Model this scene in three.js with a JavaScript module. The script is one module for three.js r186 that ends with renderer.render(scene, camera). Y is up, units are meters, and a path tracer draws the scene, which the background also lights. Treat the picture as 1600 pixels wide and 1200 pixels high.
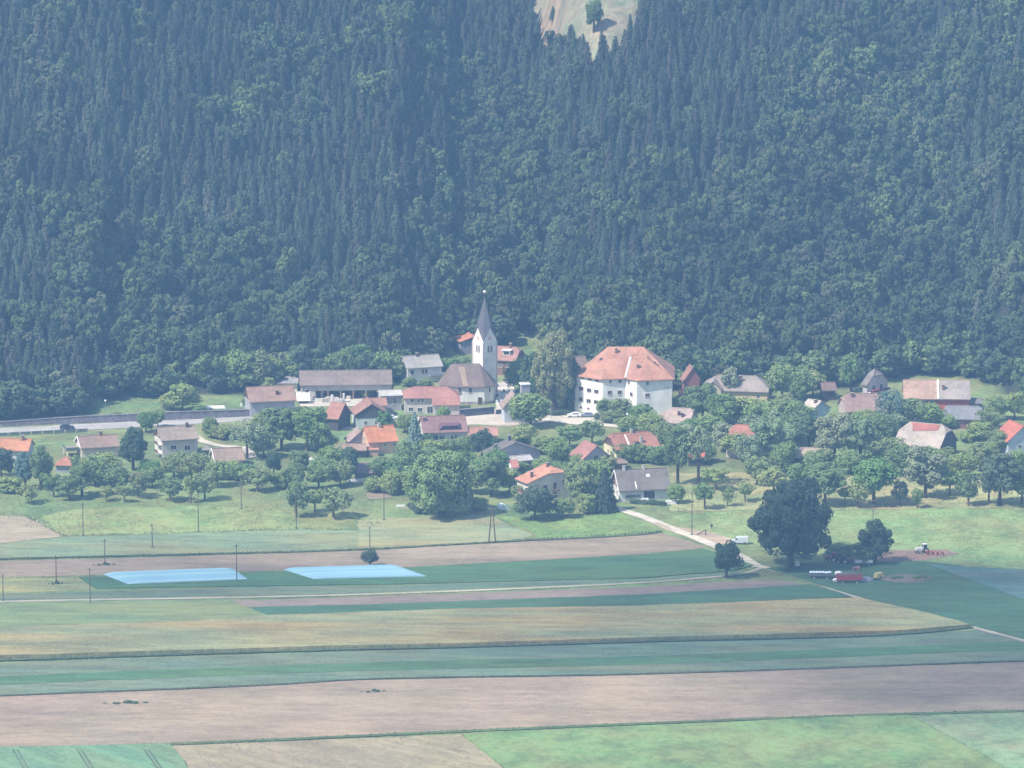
import * as THREE from 'three';
import { mergeGeometries } from 'three/addons/utils/BufferGeometryUtils.js';

// ---------------------------------------------------------------- camera, sky, sun, exposure, haze
const scene = new THREE.Scene();
const EYE = new THREE.Vector3(0, 286, 0), PITCH = 10.7 * Math.PI / 180, FOV = 9.73;
const camera = new THREE.PerspectiveCamera(FOV, 4 / 3, 1, 9000);
camera.position.copy(EYE);
camera.lookAt(EYE.x, EYE.y - Math.sin(PITCH), EYE.z - Math.cos(PITCH));
camera.updateMatrixWorld(true);
const renderer = new THREE.WebGLRenderer({ antialias: true });
renderer.setSize(1024, 768);
renderer.toneMapping = THREE.LinearToneMapping;
renderer.toneMappingExposure = 1.72;
renderer.shadowMap.enabled = true;
renderer.shadowMap.type = THREE.PCFSoftShadowMap;
{ // pale summer sky, the same in every direction, whiter towards the horizon
  const W = 64, H = 64, a = new Float32Array(W * H * 4);
  for (let j = 0; j < H; j++) {
    const el = (j + 0.5) / H * 180 - 90, t = Math.pow(Math.max(0, Math.sin(el * Math.PI / 180)), 0.6);
    for (let i = 0; i < W; i++) a.set([0.52 - 0.24 * t, 0.58 - 0.21 * t, 0.64 - 0.10 * t, 1], (j * W + i) * 4);
  }
  const sky = new THREE.DataTexture(a, W, H, THREE.RGBAFormat, THREE.FloatType);
  sky.mapping = THREE.EquirectangularReflectionMapping; sky.magFilter = sky.minFilter = THREE.LinearFilter; sky.needsUpdate = true;
  scene.background = sky; scene.environment = sky;
}
const EL = 51 * Math.PI / 180, AZ = 30 * Math.PI / 180;
const SUN = new THREE.Vector3(-Math.cos(EL) * Math.cos(AZ), Math.sin(EL), Math.cos(EL) * Math.sin(AZ));
const sun = new THREE.DirectionalLight(new THREE.Color(1, 0.93, 0.84), 5.0);
sun.target.position.set(0, 0, -1350);
sun.position.copy(sun.target.position).addScaledVector(SUN, 1500);
sun.castShadow = true; sun.shadow.mapSize.set(4096, 4096);
Object.assign(sun.shadow.camera, { left: -420, right: 420, top: 420, bottom: -420, near: 100, far: 6000 });
scene.add(sun, sun.target);
scene.fog = new THREE.FogExp2(new THREE.Color().setRGB(0.31, 0.59, 1.0), 0.000178);

// ---------------------------------------------------------------- helpers
let _s = 7;
const rnd = () => { _s |= 0; _s = _s + 0x6D2B79F5 | 0; let t = Math.imul(_s ^ _s >>> 15, 1 | _s); t = t + Math.imul(t ^ t >>> 7, 61 | t) ^ t; return ((t ^ t >>> 14) >>> 0) / 4294967296; };
const seed = n => { _s = n; };
const rr = (a, b) => a + (b - a) * rnd();
const D2R = Math.PI / 180, V3 = (x, y, z) => new THREE.Vector3(x, y, z);
const clamp = (x, a, b) => Math.min(b, Math.max(a, x)), sstep = (a, b, x) => { const t = clamp((x - a) / (b - a), 0, 1); return t * t * (3 - 2 * t); };
const hash = (i, j, s) => { let h = Math.imul(i, 374761393) + Math.imul(j, 668265263) + Math.imul(s, 974711) | 0; h = Math.imul(h ^ h >>> 13, 1274126177); return ((h ^ h >>> 16) >>> 0) / 4294967296; };
function vnoise(x, y, s = 0, p = 0) { // value noise, optionally periodic
  const i = Math.floor(x), j = Math.floor(y), fx = x - i, fy = y - j, u = fx * fx * (3 - 2 * fx), v = fy * fy * (3 - 2 * fy);
  const m = k => p ? ((k % p) + p) % p : k, h = (a, b) => hash(m(a), m(b), s);
  return (h(i, j) * (1 - u) + h(i + 1, j) * u) * (1 - v) + (h(i, j + 1) * (1 - u) + h(i + 1, j + 1) * u) * v;
}
const fbm = (x, y, s = 0) => 0.5 * vnoise(x, y, s) + 0.3 * vnoise(x * 2.1, y * 2.1, s + 1) + 0.2 * vnoise(x * 4.3, y * 4.3, s + 2);

// terrain: flat valley, gently rising village, wooded hill
const D0 = 1290, RISE = 0.022, F = 600 / Math.tan(FOV / 2 * D2R);
const TOE = [[-700, 668], [-60, 662], [0, 660], [120, 652], [150, 632], [255, 622], [400, 614], [470, 606], [610, 602], [640, 578], [690, 566], [703, 547], [770, 546], [855, 546], [895, 600], [950, 618], [1060, 614], [1100, 606], [1340, 606], [1400, 592], [1500, 590], [1560, 608], [1600, 630], [1680, 640], [2400, 650]].map(([u, v]) => { const d = (EYE.y + RISE * D0) / (Math.tan(PITCH + Math.atan((v - 600) / F)) + RISE); return [(u - 800) / F * d * 1.018, d]; });
function toe(x) { for (let i = 1; i < TOE.length; i++) if (x <= TOE[i][0] || i === TOE.length - 1) { const t = clamp((x - TOE[i - 1][0]) / (TOE[i][0] - TOE[i - 1][0]), 0, 1); return TOE[i - 1][1] + (TOE[i][1] - TOE[i - 1][1]) * t; } }
function height(x, z) {
  const d = -z, T = toe(x); let h = RISE * Math.max(0, Math.min(d, T) - D0);
  if (d > T) { const s = d - T; h += 0.60 * (s - 14 * (1 - Math.exp(-s / 14))) + (fbm(x / 60, d / 60, 5) - 0.5) * 14 * sstep(10, 80, s); }
  return h;
}
const fw = V3(0, -Math.sin(PITCH), -Math.cos(PITCH)), up = V3(0, Math.cos(PITCH), -Math.sin(PITCH));
const ray = (u, v) => fw.clone().multiplyScalar(F).addScaledVector(up, 600 - v).add(V3(u - 800, 0, 0)).normalize();
function G(u, v, above = 0) { // where the line of sight through a point of the photograph meets the terrain (raised by "above")
  const r = ray(u, v); let a = 700, b = 700; const under = t => EYE.y + r.y * t < height(r.x * t, r.z * t) + above;
  for (; b < 3000 && !under(b); b += 8) a = b;
  for (let k = 0; k < 30; k++) { const m = (a + b) / 2; if (under(m)) b = m; else a = m; }
  return EYE.clone().addScaledVector(r, b);
}
function onPlane(u, v, y) { const r = ray(u, v); return EYE.clone().addScaledVector(r, (y - EYE.y) / r.y); }
function proj(p) { const q = p.clone().sub(EYE), w = q.dot(fw); return [800 + q.x / w * F, 600 - q.dot(up) / w * F]; }
const pxm = p => F / p.distanceTo(EYE);

const used = new Map();
function numbered(n) { const k = used.get(n) || 0; used.set(n, k + 1); return k ? n + '_' + String(k).padStart(3, '0') : n; }
const shadowed = m => { m.castShadow = m.receiveShadow = true; return m; };
function tag(o, label, category, group, kind) { o.userData = { label, category }; if (group) o.userData.group = group; if (kind) o.userData.kind = kind; return o; }
function thing(name, label, category, p, turn = 0, group) { const g = new THREE.Group(); g.name = numbered(name); g.position.copy(p); g.rotation.y = turn; scene.add(g); return tag(g, label, category, group); }
function part(name, geo, mat, parent) { const m = shadowed(new THREE.Mesh(geo, mat)); m.name = name; parent.add(m); return m; }
function struct(name, geo, mat, label) { const m = shadowed(new THREE.Mesh(geo, mat)); m.name = numbered(name); m.userData = { kind: 'structure' }; if (label) m.userData.label = label; scene.add(m); return m; }
const box = (w, h, d, x = 0, y = 0, z = 0) => new THREE.BoxGeometry(w, h, d).translate(x, y, z);
const cyl = (r0, r1, h, n = 8, x = 0, y = 0, z = 0) => new THREE.CylinderGeometry(r0, r1, h, n).translate(x, y, z);
const join = list => mergeGeometries(list.map(g => { const n = g.index ? g.toNonIndexed() : g; if (!n.attributes.uv) n.setAttribute('uv', new THREE.BufferAttribute(new Float32Array(n.attributes.position.count * 2), 2)); for (const k of Object.keys(n.attributes)) if (!['position', 'normal', 'uv'].includes(k)) n.deleteAttribute(k); return n; }));

// ---------------------------------------------------------------- textures and materials
function tex(size, metres, fn) { // tileable colour map; fn(u, v in 0..1) -> [r, g, b] 0..1 in sRGB
  const a = new Uint8Array(size * size * 4);
  for (let j = 0; j < size; j++) for (let i = 0; i < size; i++) { const c = fn(i / size, j / size); for (let k = 0; k < 3; k++) a[(j * size + i) * 4 + k] = clamp(c[k] * 255, 0, 255); a[(j * size + i) * 4 + 3] = 255; }
  const t = new THREE.DataTexture(a, size, size); t.wrapS = t.wrapT = THREE.RepeatWrapping; t.magFilter = THREE.LinearFilter; t.minFilter = THREE.LinearMipmapLinearFilter; t.generateMipmaps = true; t.colorSpace = THREE.SRGBColorSpace; t.repeat.set(1 / metres, 1 / metres); t.needsUpdate = true; return t;
}
const pn = (u, v, f, s, g = f) => { const i = Math.floor(u * f), j = Math.floor(v * g), x = u * f - i, y = v * g - j, a = x * x * (3 - 2 * x), b = y * y * (3 - 2 * y), h = (p, q) => hash(p % f, q % g, s); return (h(i, j) * (1 - a) + h(i + 1, j) * a) * (1 - b) + (h(i, j + 1) * (1 - a) + h(i + 1, j + 1) * a) * b; };
const T = {
  soil: tex(1024, 170, (u, v) => { const n = 0.20 * pn(u, v, 5, 1, 14) + 0.2 * pn(u, v, 9, 2, 70) + 0.22 * pn(u, v, 60, 3, 160) + 0.2 * pn(u, v, 300, 4) + 0.18 * pn(u, v, 16, 5); const k = 0.66 + 0.5 * n; return [k, k * (0.985 + 0.03 * pn(u, v, 7, 6)), k * (0.97 + 0.05 * pn(u, v, 11, 7))]; }),
  crop: tex(1024, 150, (u, v) => { const n = 0.26 * pn(u, v, 4, 11, 12) + 0.26 * pn(u, v, 14, 12, 60) + 0.2 * pn(u, v, 40, 13, 220) + 0.28 * pn(u, v, 350, 14); const k = 0.58 + 0.62 * n, w = pn(u, v, 6, 15, 20); return [k * (0.9 + 0.2 * w), k, k * (1.03 - 0.1 * w)]; }),
  grass: tex(1024, 140, (u, v) => { const n = 0.24 * pn(u, v, 6, 21) + 0.26 * pn(u, v, 22, 22) + 0.24 * pn(u, v, 90, 23) + 0.26 * pn(u, v, 380, 24); const k = 0.55 + 0.68 * n, w = pn(u, v, 12, 25) * 0.6 + pn(u, v, 50, 26) * 0.4; return [k * (0.86 + 0.3 * w), k, k * (0.95 + 0.05 * w)]; }),
  roof: tex(512, 14, (u, v) => { const n = 0.3 * pn(u, v, 5, 31) + 0.25 * pn(u, v, 20, 32, 9) + 0.3 * pn(u, v, 60, 33, 42) + 0.15 * pn(u, v, 4, 34, 30), row = 0.05 * ((v * 42) % 1); const k = 0.74 + 0.38 * n - row; return [k, k * (0.97 + 0.06 * pn(u, v, 9, 35)), k * (0.96 + 0.08 * pn(u, v, 7, 36))]; }),
  wall: tex(256, 9, (u, v) => { const k = 0.86 + 0.1 * pn(u, v, 5, 41) + 0.06 * pn(u, v, 40, 42) - 0.04 * pn(u, v, 12, 43, 3); return [k, k, k * 0.99]; }),
  stone: tex(512, 12, (u, v) => { const k = 0.5 + 0.3 * pn(u, v, 24, 51, 30) + 0.25 * pn(u, v, 70, 52) + 0.15 * pn(u, v, 5, 53); return [k, k * 0.98, k * 0.97]; }),
  wood: tex(256, 5, (u, v) => { const k = 0.65 + 0.3 * pn(u, v, 30, 61, 3) + 0.15 * pn(u, v, 6, 62); return [k, k * 0.97, k * 0.93]; }),
};
const mats = new Map();
function M(hex, map, rough = 0.9, extra = {}) { const key = hex + (map || '') + rough + JSON.stringify(extra); if (!mats.has(key)) mats.set(key, new THREE.MeshStandardMaterial({ color: new THREE.Color(hex), map: map ? T[map] : null, roughness: rough, side: THREE.DoubleSide, ...extra })); return mats.get(key); }
const GLASS = M('#2c3138', null, 0.15), WHITE = M('#e9e7e2', null, 0.7), DARKWOOD = M('#55453c', 'wood'), STEEL = M('#8b8d90', null, 0.5), METAL_DARK = M('#303236', null, 0.6), RUBBER = M('#1d1d1e', null, 0.9), POLEWOOD = M('#6e6258', 'wood');

// polygons -> geometry, uv in metres along the face
function polysGeo(polys) {
  const pos = [], uv = [];
  for (const P of polys) {
    const n = V3(0, 0, 0); for (let i = 0; i < P.length; i++) { const a = P[i], b = P[(i + 1) % P.length]; n.x += (a.y - b.y) * (a.z + b.z); n.y += (a.z - b.z) * (a.x + b.x); n.z += (a.x - b.x) * (a.y + b.y); } n.normalize();
    const e = Math.abs(n.y) > 0.97 ? V3(1, 0, 0) : V3(n.z, 0, -n.x).normalize(), w = n.clone().cross(e);
    const flat = P.map(p => new THREE.Vector2(p.dot(e), p.dot(w)));
    for (const t of THREE.ShapeUtils.triangulateShape(flat, [])) for (const k of t) { pos.push(P[k].x, P[k].y, P[k].z); uv.push(flat[k].x, flat[k].y); }
  }
  const g = new THREE.BufferGeometry(); g.setAttribute('position', new THREE.Float32BufferAttribute(pos, 3)); g.setAttribute('uv', new THREE.Float32BufferAttribute(uv, 2)); g.computeVertexNormals(); return g;
}
function slabs(polys, t = 0.22) { // roof planes with thickness: top, underside, and a skirt on open edges
  const key = p => p.toArray().map(x => x.toFixed(2)).join(), count = new Map(), out = [];
  for (const P of polys) for (let i = 0; i < P.length; i++) { const k = [key(P[i]), key(P[(i + 1) % P.length])].sort().join('|'); count.set(k, (count.get(k) || 0) + 1); }
  const dn = p => p.clone().setY(p.y - t);
  for (const P of polys) { out.push(P, P.map(dn).reverse()); for (let i = 0; i < P.length; i++) { const a = P[i], b = P[(i + 1) % P.length]; if (count.get([key(a), key(b)].sort().join('|')) === 1) out.push([a, b, dn(b), dn(a)].reverse()); } }
  return polysGeo(out);
}
function windowPart(parent, p, nrm, w, h, frame = WHITE, pane = GLASS) { // p: centre on the wall, nrm: outward
  const g = part('window', join([box(w + 0.24, 0.13, 0.16, 0, h / 2 + 0.06), box(w + 0.3, 0.13, 0.24, 0, -h / 2 - 0.06, 0.03), box(0.12, h, 0.16, -w / 2 - 0.06), box(0.12, h, 0.16, w / 2 + 0.06), box(0.07, h, 0.1)]), frame, parent);
  g.position.copy(p); g.rotation.y = Math.atan2(nrm.x, nrm.z); part('pane', box(w, h, 0.06), pane, g); return g;
}
function chimneyPart(parent, x, y, z, h, mat) { const c = part('chimney', box(0.75, h, 0.75, 0, h / 2, 0), mat, parent); c.position.set(x, y, z); part('chimney_cap', box(0.95, 0.14, 0.95, 0, h + 0.07, 0), M('#9b948e'), c); return c; }

const dull = h => '#' + new THREE.Color(h).lerp(new THREE.Color('#9c8874'), 0.28).offsetHSL(0.008, 0, 0).getHexString();
const SITES = [];
// a house: front eave given by its two ends in the photograph (unprojected on to the terrain), everything else in metres
function house(o) {
  const { name = 'house', label, cat = 'house', e, wh, D, vr, clip = [0, 0], roof, wall, oh = 0.6, win = [], gwin = [], rwin = [], chim = [] } = o;
  let [[ua, va], [ub, vb]] = e, th;
  const mid = G((ua + ub) / 2, (va + vb) / 2, wh);
  let A, B, L;
  if (o.rot !== undefined) { th = o.rot * D2R; L = (ub - ua) / pxm(mid) / Math.cos(th); }
  else { A = onPlane(ua, va, mid.y); B = onPlane(ub, vb, mid.y); th = Math.atan2(-(B.z - A.z), B.x - A.x); L = o.L || A.distanceTo(B); }
  const n = V3(Math.sin(th), 0, Math.cos(th)), hd = D / 2 + oh, C = mid.clone().addScaledVector(n, -hd), base = height(C.x, C.z);
  let lo = mid.y, hi = mid.y + 30; for (let k = 0; k < 40; k++) { const m = (lo + hi) / 2; if (proj(V3(C.x, m, C.z))[1] > vr) lo = m; else hi = m; }
  const rise = o.rise || clamp(lo - mid.y, 1.0, 8.5), k = rise / hd, ye = mid.y - base, yt = ye + oh * k, hl = L / 2, wl = hl - Math.min(oh, 0.45);
  const g = thing(name, label, cat, V3(C.x, base, C.z), th, o.group); SITES.push([C.x, C.z, label]);
  const ins = c => c * hd * 0.85, y1 = t => ye + t * rise, zz = t => (1 - t) * hd;
  const [cl, cr] = clip, f = (x, t, s) => V3(x, y1(t), s * zz(t)), R = [];
  for (const s of [1, -1]) { const q = [f(-hl, 0, s), f(hl, 0, s)]; if (cr > 0) q.push(...(cr < 1 ? [f(hl, 1 - cr, s)] : []), f(hl - ins(cr), 1, s)); else q.push(f(hl, 1, s)); if (cl > 0) q.push(f(-hl + ins(cl), 1, s), ...(cl < 1 ? [f(-hl, 1 - cl, s)] : [])); else q.push(f(-hl, 1, s)); R.push(s > 0 ? q : q.reverse()); }
  if (cr > 0) R.push([f(hl, 1 - cr, 1), f(hl, 1 - cr, -1), f(hl - ins(cr), 1, 1)]);
  if (cl > 0) R.push([f(-hl, 1 - cl, -1), f(-hl, 1 - cl, 1), f(-hl + ins(cl), 1, 1)]);
  const rf = part('roof', slabs(R), M(dull(roof), 'roof', 0.85), g);
  part('ridge_cap', box(L - ins(cl) - ins(cr), 0.16, 0.36, (ins(cl) - ins(cr)) / 2, ye + rise + 0.04, 0), M(dull(o.ridge || roof), null, 0.85), rf);
  part('gutter', box(L - 0.1, 0.13, 0.15, 0, ye - 0.2, hd + 0.07), M('#6f6763', null, 0.5), rf);
  const hD = D / 2, b = -1.6, drop = 0.14, Wp = [], gable = (x, c, s) => { const q = [V3(x, b, s * hD), V3(x, b, -s * hD), V3(x, yt - drop, -s * hD)]; if (c >= 1) q.push(V3(x, yt - drop, s * hD)); else { const t = (1 - c), yy = ye + t * rise - drop, zq = (1 - t) * hd; if (c > 0) q.push(V3(x, yy, -s * zq), V3(x, yy, s * zq)); else q.push(V3(x, ye + rise - drop, 0)); q.push(V3(x, yt - drop, s * hD)); } return q; };
  if (o.open) { const [f0, f1, yo] = o.open, x0 = f0 * L, x1 = f1 * L, q = (a, c, y0, y1_) => Wp.push([V3(a, y0, hD), V3(c, y0, hD), V3(c, y1_, hD), V3(a, y1_, hD)]); q(-wl, x0, b, yt - drop); q(x1, wl, b, yt - drop); q(x0, x1, yo, yt - drop); }
  for (const s of o.open ? [-1] : [1, -1]) Wp.push([V3(-s * wl, b, s * hD), V3(s * wl, b, s * hD), V3(s * wl, yt - drop, s * hD), V3(-s * wl, yt - drop, s * hD)]);
  Wp.push(gable(wl, cr, 1), gable(-wl, cl, -1));
  part('wall', polysGeo(Wp), M(wall, 'wall'), g);
  const wx = u => ((u - ua) / (ub - ua) - 0.5) * L, wy = v => ye - (v - (va + vb) / 2) / pxm(mid);
  for (const [u, v, w = 1.1, h = 1.3] of win) windowPart(g, V3(wx(u), wy(v), hD), V3(0, 0, 1), w, h, M(o.frame || '#d8d4cc'));
  for (const [z, y, w = 1, h = 1.3] of gwin) windowPart(g, V3(-wl, y, z), V3(-1, 0, 0), w, h, M(o.frame || '#d8d4cc'));
  for (const [z, y, w = 1, h = 1.3] of rwin) windowPart(g, V3(wl, y, z), V3(1, 0, 0), w, h, M(o.frame || '#d8d4cc'));
  for (const [fx, t, h = 1.6, s = 1] of chim) chimneyPart(rf, fx * L, ye + t * rise - 0.3, s * zz(t) * 0.98, h + 0.3, M(o.chimC || '#7d5b50', 'roof'));
  if (o.timber) { const s = o.timber === 'left' ? -1 : 1; part('timber_gable', polysGeo([[V3(s * (wl + 0.05), yt - 0.2, s * hD * 0.98), V3(s * (wl + 0.05), yt - 0.2, -s * hD * 0.98), V3(s * (wl + 0.05), ye + rise - 0.25, 0)]]), M('#6a4a40', 'wood'), g); }
  if (o.verge) { const s = o.verge === 'left' ? -1 : 1; part('bargeboard', join([1, -1].map(q => { const l = Math.hypot(hd, rise); return box(0.16, 0.36, l).rotateX(q * Math.atan2(rise, hd)).translate(s * (hl + 0.1), ye + rise / 2 - 0.05, q * hd / 2); })), M('#dedad3'), rf); }
  if (o.stripe !== undefined) { const l = Math.hypot(hd, rise); part('firewall_coping', box(0.55, 0.3, l * (o.stripeLen || 1)).rotateX(Math.atan2(rise, hd)).translate(o.stripe * L, ye + rise / 2 * (o.stripeLen ? 0.6 : 1) + 0.1, hd / 2 * (o.stripeLen ? 1.4 : 1)), WHITE, rf); }
  return Object.assign(g, { H: { L, hd, ye, rise, yt, hD, wl, hl, rf, zz, y1 } });
}

// ---------------------------------------------------------------- ground sheet, hill
function inPoly(u, v, P) { let c = false; for (let i = 0, j = P.length - 1; i < P.length; j = i++) if ((P[i][1] > v) !== (P[j][1] > v) && u < (P[j][0] - P[i][0]) * (v - P[i][1]) / (P[j][1] - P[i][1]) + P[i][0]) c = !c; return c; }
const toGround = P => P.map(([u, v]) => { const p = G(u, v); return [p.x, p.z]; });
// meadows on the hill where no trees stand (outlines in ground metres)
const GLADES = [toGround([[785, -90], [806, 0], [834, 60], [862, 116], [915, 122], [972, 112], [1000, 50], [1022, -90]]), toGround([[778, 556], [784, 526], [850, 525], [856, 552], [832, 566]]), toGround([[1400, 606], [1404, 589], [1500, 587], [1570, 604], [1560, 645], [1480, 640]]), toGround([[140, 660], [150, 630], [200, 624], [255, 620], [262, 660]])];
const inGlade = (x, z) => GLADES.findIndex(P => inPoly(x, z, P));
{
  const xs = [], ds = [];
  for (let x = -620; x <= 620; x += Math.abs(x) < 270 ? 5 : 25) xs.push(x);
  for (let d = 150; d < 1240; d += 40) ds.push(d);
  for (let d = 1240; d < 1900; d += 5) ds.push(d);
  for (let d = 1900; d <= 2300; d += 25) ds.push(d);
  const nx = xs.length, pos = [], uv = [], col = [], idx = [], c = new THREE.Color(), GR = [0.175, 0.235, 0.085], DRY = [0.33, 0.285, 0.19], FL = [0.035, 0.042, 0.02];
  for (const d of ds) for (const x of xs) {
    pos.push(x, height(x, -d), -d); uv.push(x, d);
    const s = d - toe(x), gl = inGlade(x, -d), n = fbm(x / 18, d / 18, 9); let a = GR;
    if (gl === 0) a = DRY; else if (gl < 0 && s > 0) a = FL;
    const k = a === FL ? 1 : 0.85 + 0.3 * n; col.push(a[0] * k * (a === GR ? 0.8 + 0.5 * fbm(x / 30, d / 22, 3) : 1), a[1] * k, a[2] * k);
  }
  for (let j = 0; j + 1 < ds.length; j++) for (let i = 0; i + 1 < nx; i++) { const a = j * nx + i; idx.push(a, a + 1, a + nx, a + 1, a + nx + 1, a + nx); }
  const g = new THREE.BufferGeometry(); g.setAttribute('position', new THREE.Float32BufferAttribute(pos, 3)); g.setAttribute('uv', new THREE.Float32BufferAttribute(uv, 2)); g.setAttribute('color', new THREE.Float32BufferAttribute(col, 3)); g.setIndex(idx); g.computeVertexNormals();
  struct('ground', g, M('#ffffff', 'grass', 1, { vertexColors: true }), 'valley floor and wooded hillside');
}
// fields: outlines on the ground, crops stand up as low slabs with ragged edges
function field(name, label, pts, mat, o = {}) {
  const { y = 0.03, h = 0, jag = 0.5, turn = 0.03 } = o, P = [];
  const q = pts.map(([u, v]) => G(u, v));
  for (let i = 0; i < q.length; i++) { const a = q[i], b = q[(i + 1) % q.length], n = Math.max(1, Math.round(a.distanceTo(b) / 2.2)); for (let k = 0; k < n; k++) { const p = a.clone().lerp(b, k / n); p.x += (fbm(p.x / 5, p.z / 5, 77) - 0.5) * 2 * jag; p.z += (fbm(p.x / 4, p.z / 4, 78) - 0.5) * 2 * jag; P.push(p); } }
  const flat = P.map(p => new THREE.Vector2(p.x, -p.z)), pos = [], uv = [], ct = Math.cos(turn), st = Math.sin(turn);
  const ins = (x, z) => { pos.push(x[0], x[1], x[2]); uv.push(x[0] * ct + x[2] * st + z * 13.7, -x[0] * st + x[2] * ct + z * 31.1); };
  const at = (i, top) => [P[i].x, height(P[i].x, P[i].z) + y + (top ? h : -0.05), P[i].z], off = label.length;
  for (const t of THREE.ShapeUtils.triangulateShape(flat, [])) for (const k of t) ins(at(k, true), off);
  if (h > 0.05) for (let i = 0; i < P.length; i++) { const j = (i + 1) % P.length; for (const a of [at(i, true), at(i, false), at(j, true), at(j, true), at(i, false), at(j, false)]) ins(a, off); }
  const g = new THREE.BufferGeometry(); g.setAttribute('position', new THREE.Float32BufferAttribute(pos, 3)); g.setAttribute('uv', new THREE.Float32BufferAttribute(uv, 2)); g.computeVertexNormals();
  const m = struct(name, g, mat, label); return m;
}
function ribbon(name, label, pts, width, mat, y = 0.08, step = 3) {
  const c = new THREE.CatmullRomCurve3(pts.map(([u, v]) => G(u, v)), false, 'centripetal'), n = Math.max(2, Math.round(c.getLength() / step)), pos = [], uv = [], idx = [];
  for (let i = 0; i <= n; i++) { const p = c.getPointAt(i / n), t = c.getTangentAt(i / n), s = V3(t.z, 0, -t.x).normalize(), w = (Array.isArray(width) ? width[0] + (width[1] - width[0]) * i / n : width) / 2 * (0.92 + 0.16 * vnoise(i * 0.7, 3)); for (const k of [-1, 1]) { const a = p.clone().addScaledVector(s, k * w); pos.push(a.x, height(a.x, a.z) + y, a.z); uv.push(a.x, a.z); } if (i < n) idx.push(i * 2, i * 2 + 2, i * 2 + 1, i * 2 + 1, i * 2 + 2, i * 2 + 3); }
  const g = new THREE.BufferGeometry(); g.setAttribute('position', new THREE.Float32BufferAttribute(pos, 3)); g.setAttribute('uv', new THREE.Float32BufferAttribute(uv, 2)); g.setIndex(idx); g.computeVertexNormals(); return struct(name, g, mat, label);
}
const SOIL = M('#98866f', 'soil', 1), SOIL2 = M('#8d7c6c', 'soil', 1), STUB = M('#978a6c', 'soil', 1), WHEAT = M('#9c9366', 'crop', 1), HAY = M('#9c9a66', 'crop', 1), MAIZE = M('#4f7048', 'crop', 1), MAIZE_Y = M('#6b7a60', 'crop', 1), GREEN = M('#6f8f4a', 'crop', 1), LUSH = M('#748a55', 'grass', 1), OLIVE = M('#7d8758', 'crop', 1), DKG = M('#476846', 'crop', 1), BLUEG = M('#58756c', 'crop', 1), MEADOW = M('#80935c', 'grass', 1), DRYG = M('#9a9a6a', 'grass', 1), GRAVEL = M('#c6bbaa', 'soil', 1), TRACK = M('#c2b9a4', 'soil', 1), ASPHALT = M('#a8a39d', 'soil', 1), VERGE = M('#566a3c', 'grass', 1);
field('field', 'large bare brown ploughed field', [[-160, 1094], [0, 1088], [560, 1063], [1000, 1053], [1760, 1030], [1760, 1108], [1600, 1112], [1300, 1120], [800, 1139], [265, 1163], [0, 1169], [-160, 1173]], SOIL);
field('field', 'green cereal field in the lower left corner', [[-160, 1175], [0, 1171], [265, 1165], [340, 1260], [-160, 1260]], M('#6d8863', 'crop', 1), { h: 0.55, turn: 0.9 });
field('field', 'tan stubble field at the bottom edge', [[268, 1165], [720, 1148], [860, 1260], [345, 1260]], STUB, { turn: 0.7 });
field('field', 'bright green grass field at the bottom edge', [[723, 1148], [1300, 1122], [1420, 1119], [1680, 1260], [862, 1260]], LUSH, { h: 0.25, turn: 0.5 });
field('field', 'grey green field in the lower right corner', [[1424, 1119], [1600, 1114], [1760, 1110], [1760, 1260], [1684, 1260]], M('#7c8f6a', 'grass', 1), { h: 0.2 });
ribbon('path', 'grass strip below the ploughed field', [[-100, 1173], [265, 1163.5], [800, 1140], [1300, 1120], [1700, 1109]], 2.0, VERGE, 0.2);
field('field', 'grey green seedling field', [[-160, 1043], [0, 1036], [540, 1018], [1000, 1005], [1500, 986], [1530, 984], [1600, 1003], [1760, 1046], [1760, 1030], [1600, 1033], [1000, 1053], [560, 1062], [0, 1087], [-160, 1093]], MAIZE_Y);
ribbon('field', 'dark green strip in the seedling field', [[-100, 1070], [0, 1064], [540, 1043], [1000, 1032], [1600, 1009]], 8.5, MAIZE, 0.1);
ribbon('path', 'dark grass line above the ploughed field', [[-100, 1093], [0, 1088], [420, 1071], [560, 1062.5], [1000, 1054], [1600, 1033.5], [1700, 1031]], 0.9, M('#4c5a38', 'grass', 1), 0.3);
field('field', 'ripening yellow grain field', [[-160, 992], [0, 985], [300, 974], [420, 966], [700, 956], [1000, 951], [1340, 938], [1450, 962], [1515, 980], [1400, 990], [1000, 1001], [700, 1010], [540, 1013], [0, 1029], [-160, 1036]], WHEAT, { h: 0.85 });
ribbon('path', 'dark unmown strip along the grain field', [[-100, 1037], [0, 1033], [540, 1016], [700, 1012.5], [1000, 1003.5], [1400, 992], [1520, 981]], 1.6, M('#55673f', 'grass', 1), 0.35);  // dark green ribbon following the lower edge of the grain
field('field', 'olive green field beside the grain', [[-160, 948], [0, 944], [355, 938], [418, 964], [300, 972], [0, 983], [-160, 990]], OLIVE, { h: 0.5 });
field('field', 'narrow brown strip below the farm track', [[352, 939], [560, 933], [1000, 917], [1205, 905], [1262, 914], [1000, 930], [560, 946], [376, 950]], SOIL2);
field('field', 'dark green strip beside the grain field', [[378, 951], [560, 947], [1000, 931], [1264, 915], [1330, 935], [1000, 949], [700, 954.5], [560, 961], [424, 964]], DKG, { h: 0.4 });
field('field', 'grey green strip above the farm track', [[-160, 935], [0, 929], [380, 918], [640, 914], [1000, 905], [1150, 893], [1160, 896], [1000, 909], [560, 927], [0, 938], [-160, 943]], MAIZE_Y);
field('field', 'dry grass strip beside the utility pole', [[-160, 910], [0, 905], [120, 903], [160, 914], [140, 921], [0, 928], [-160, 934]], HAY);
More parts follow.
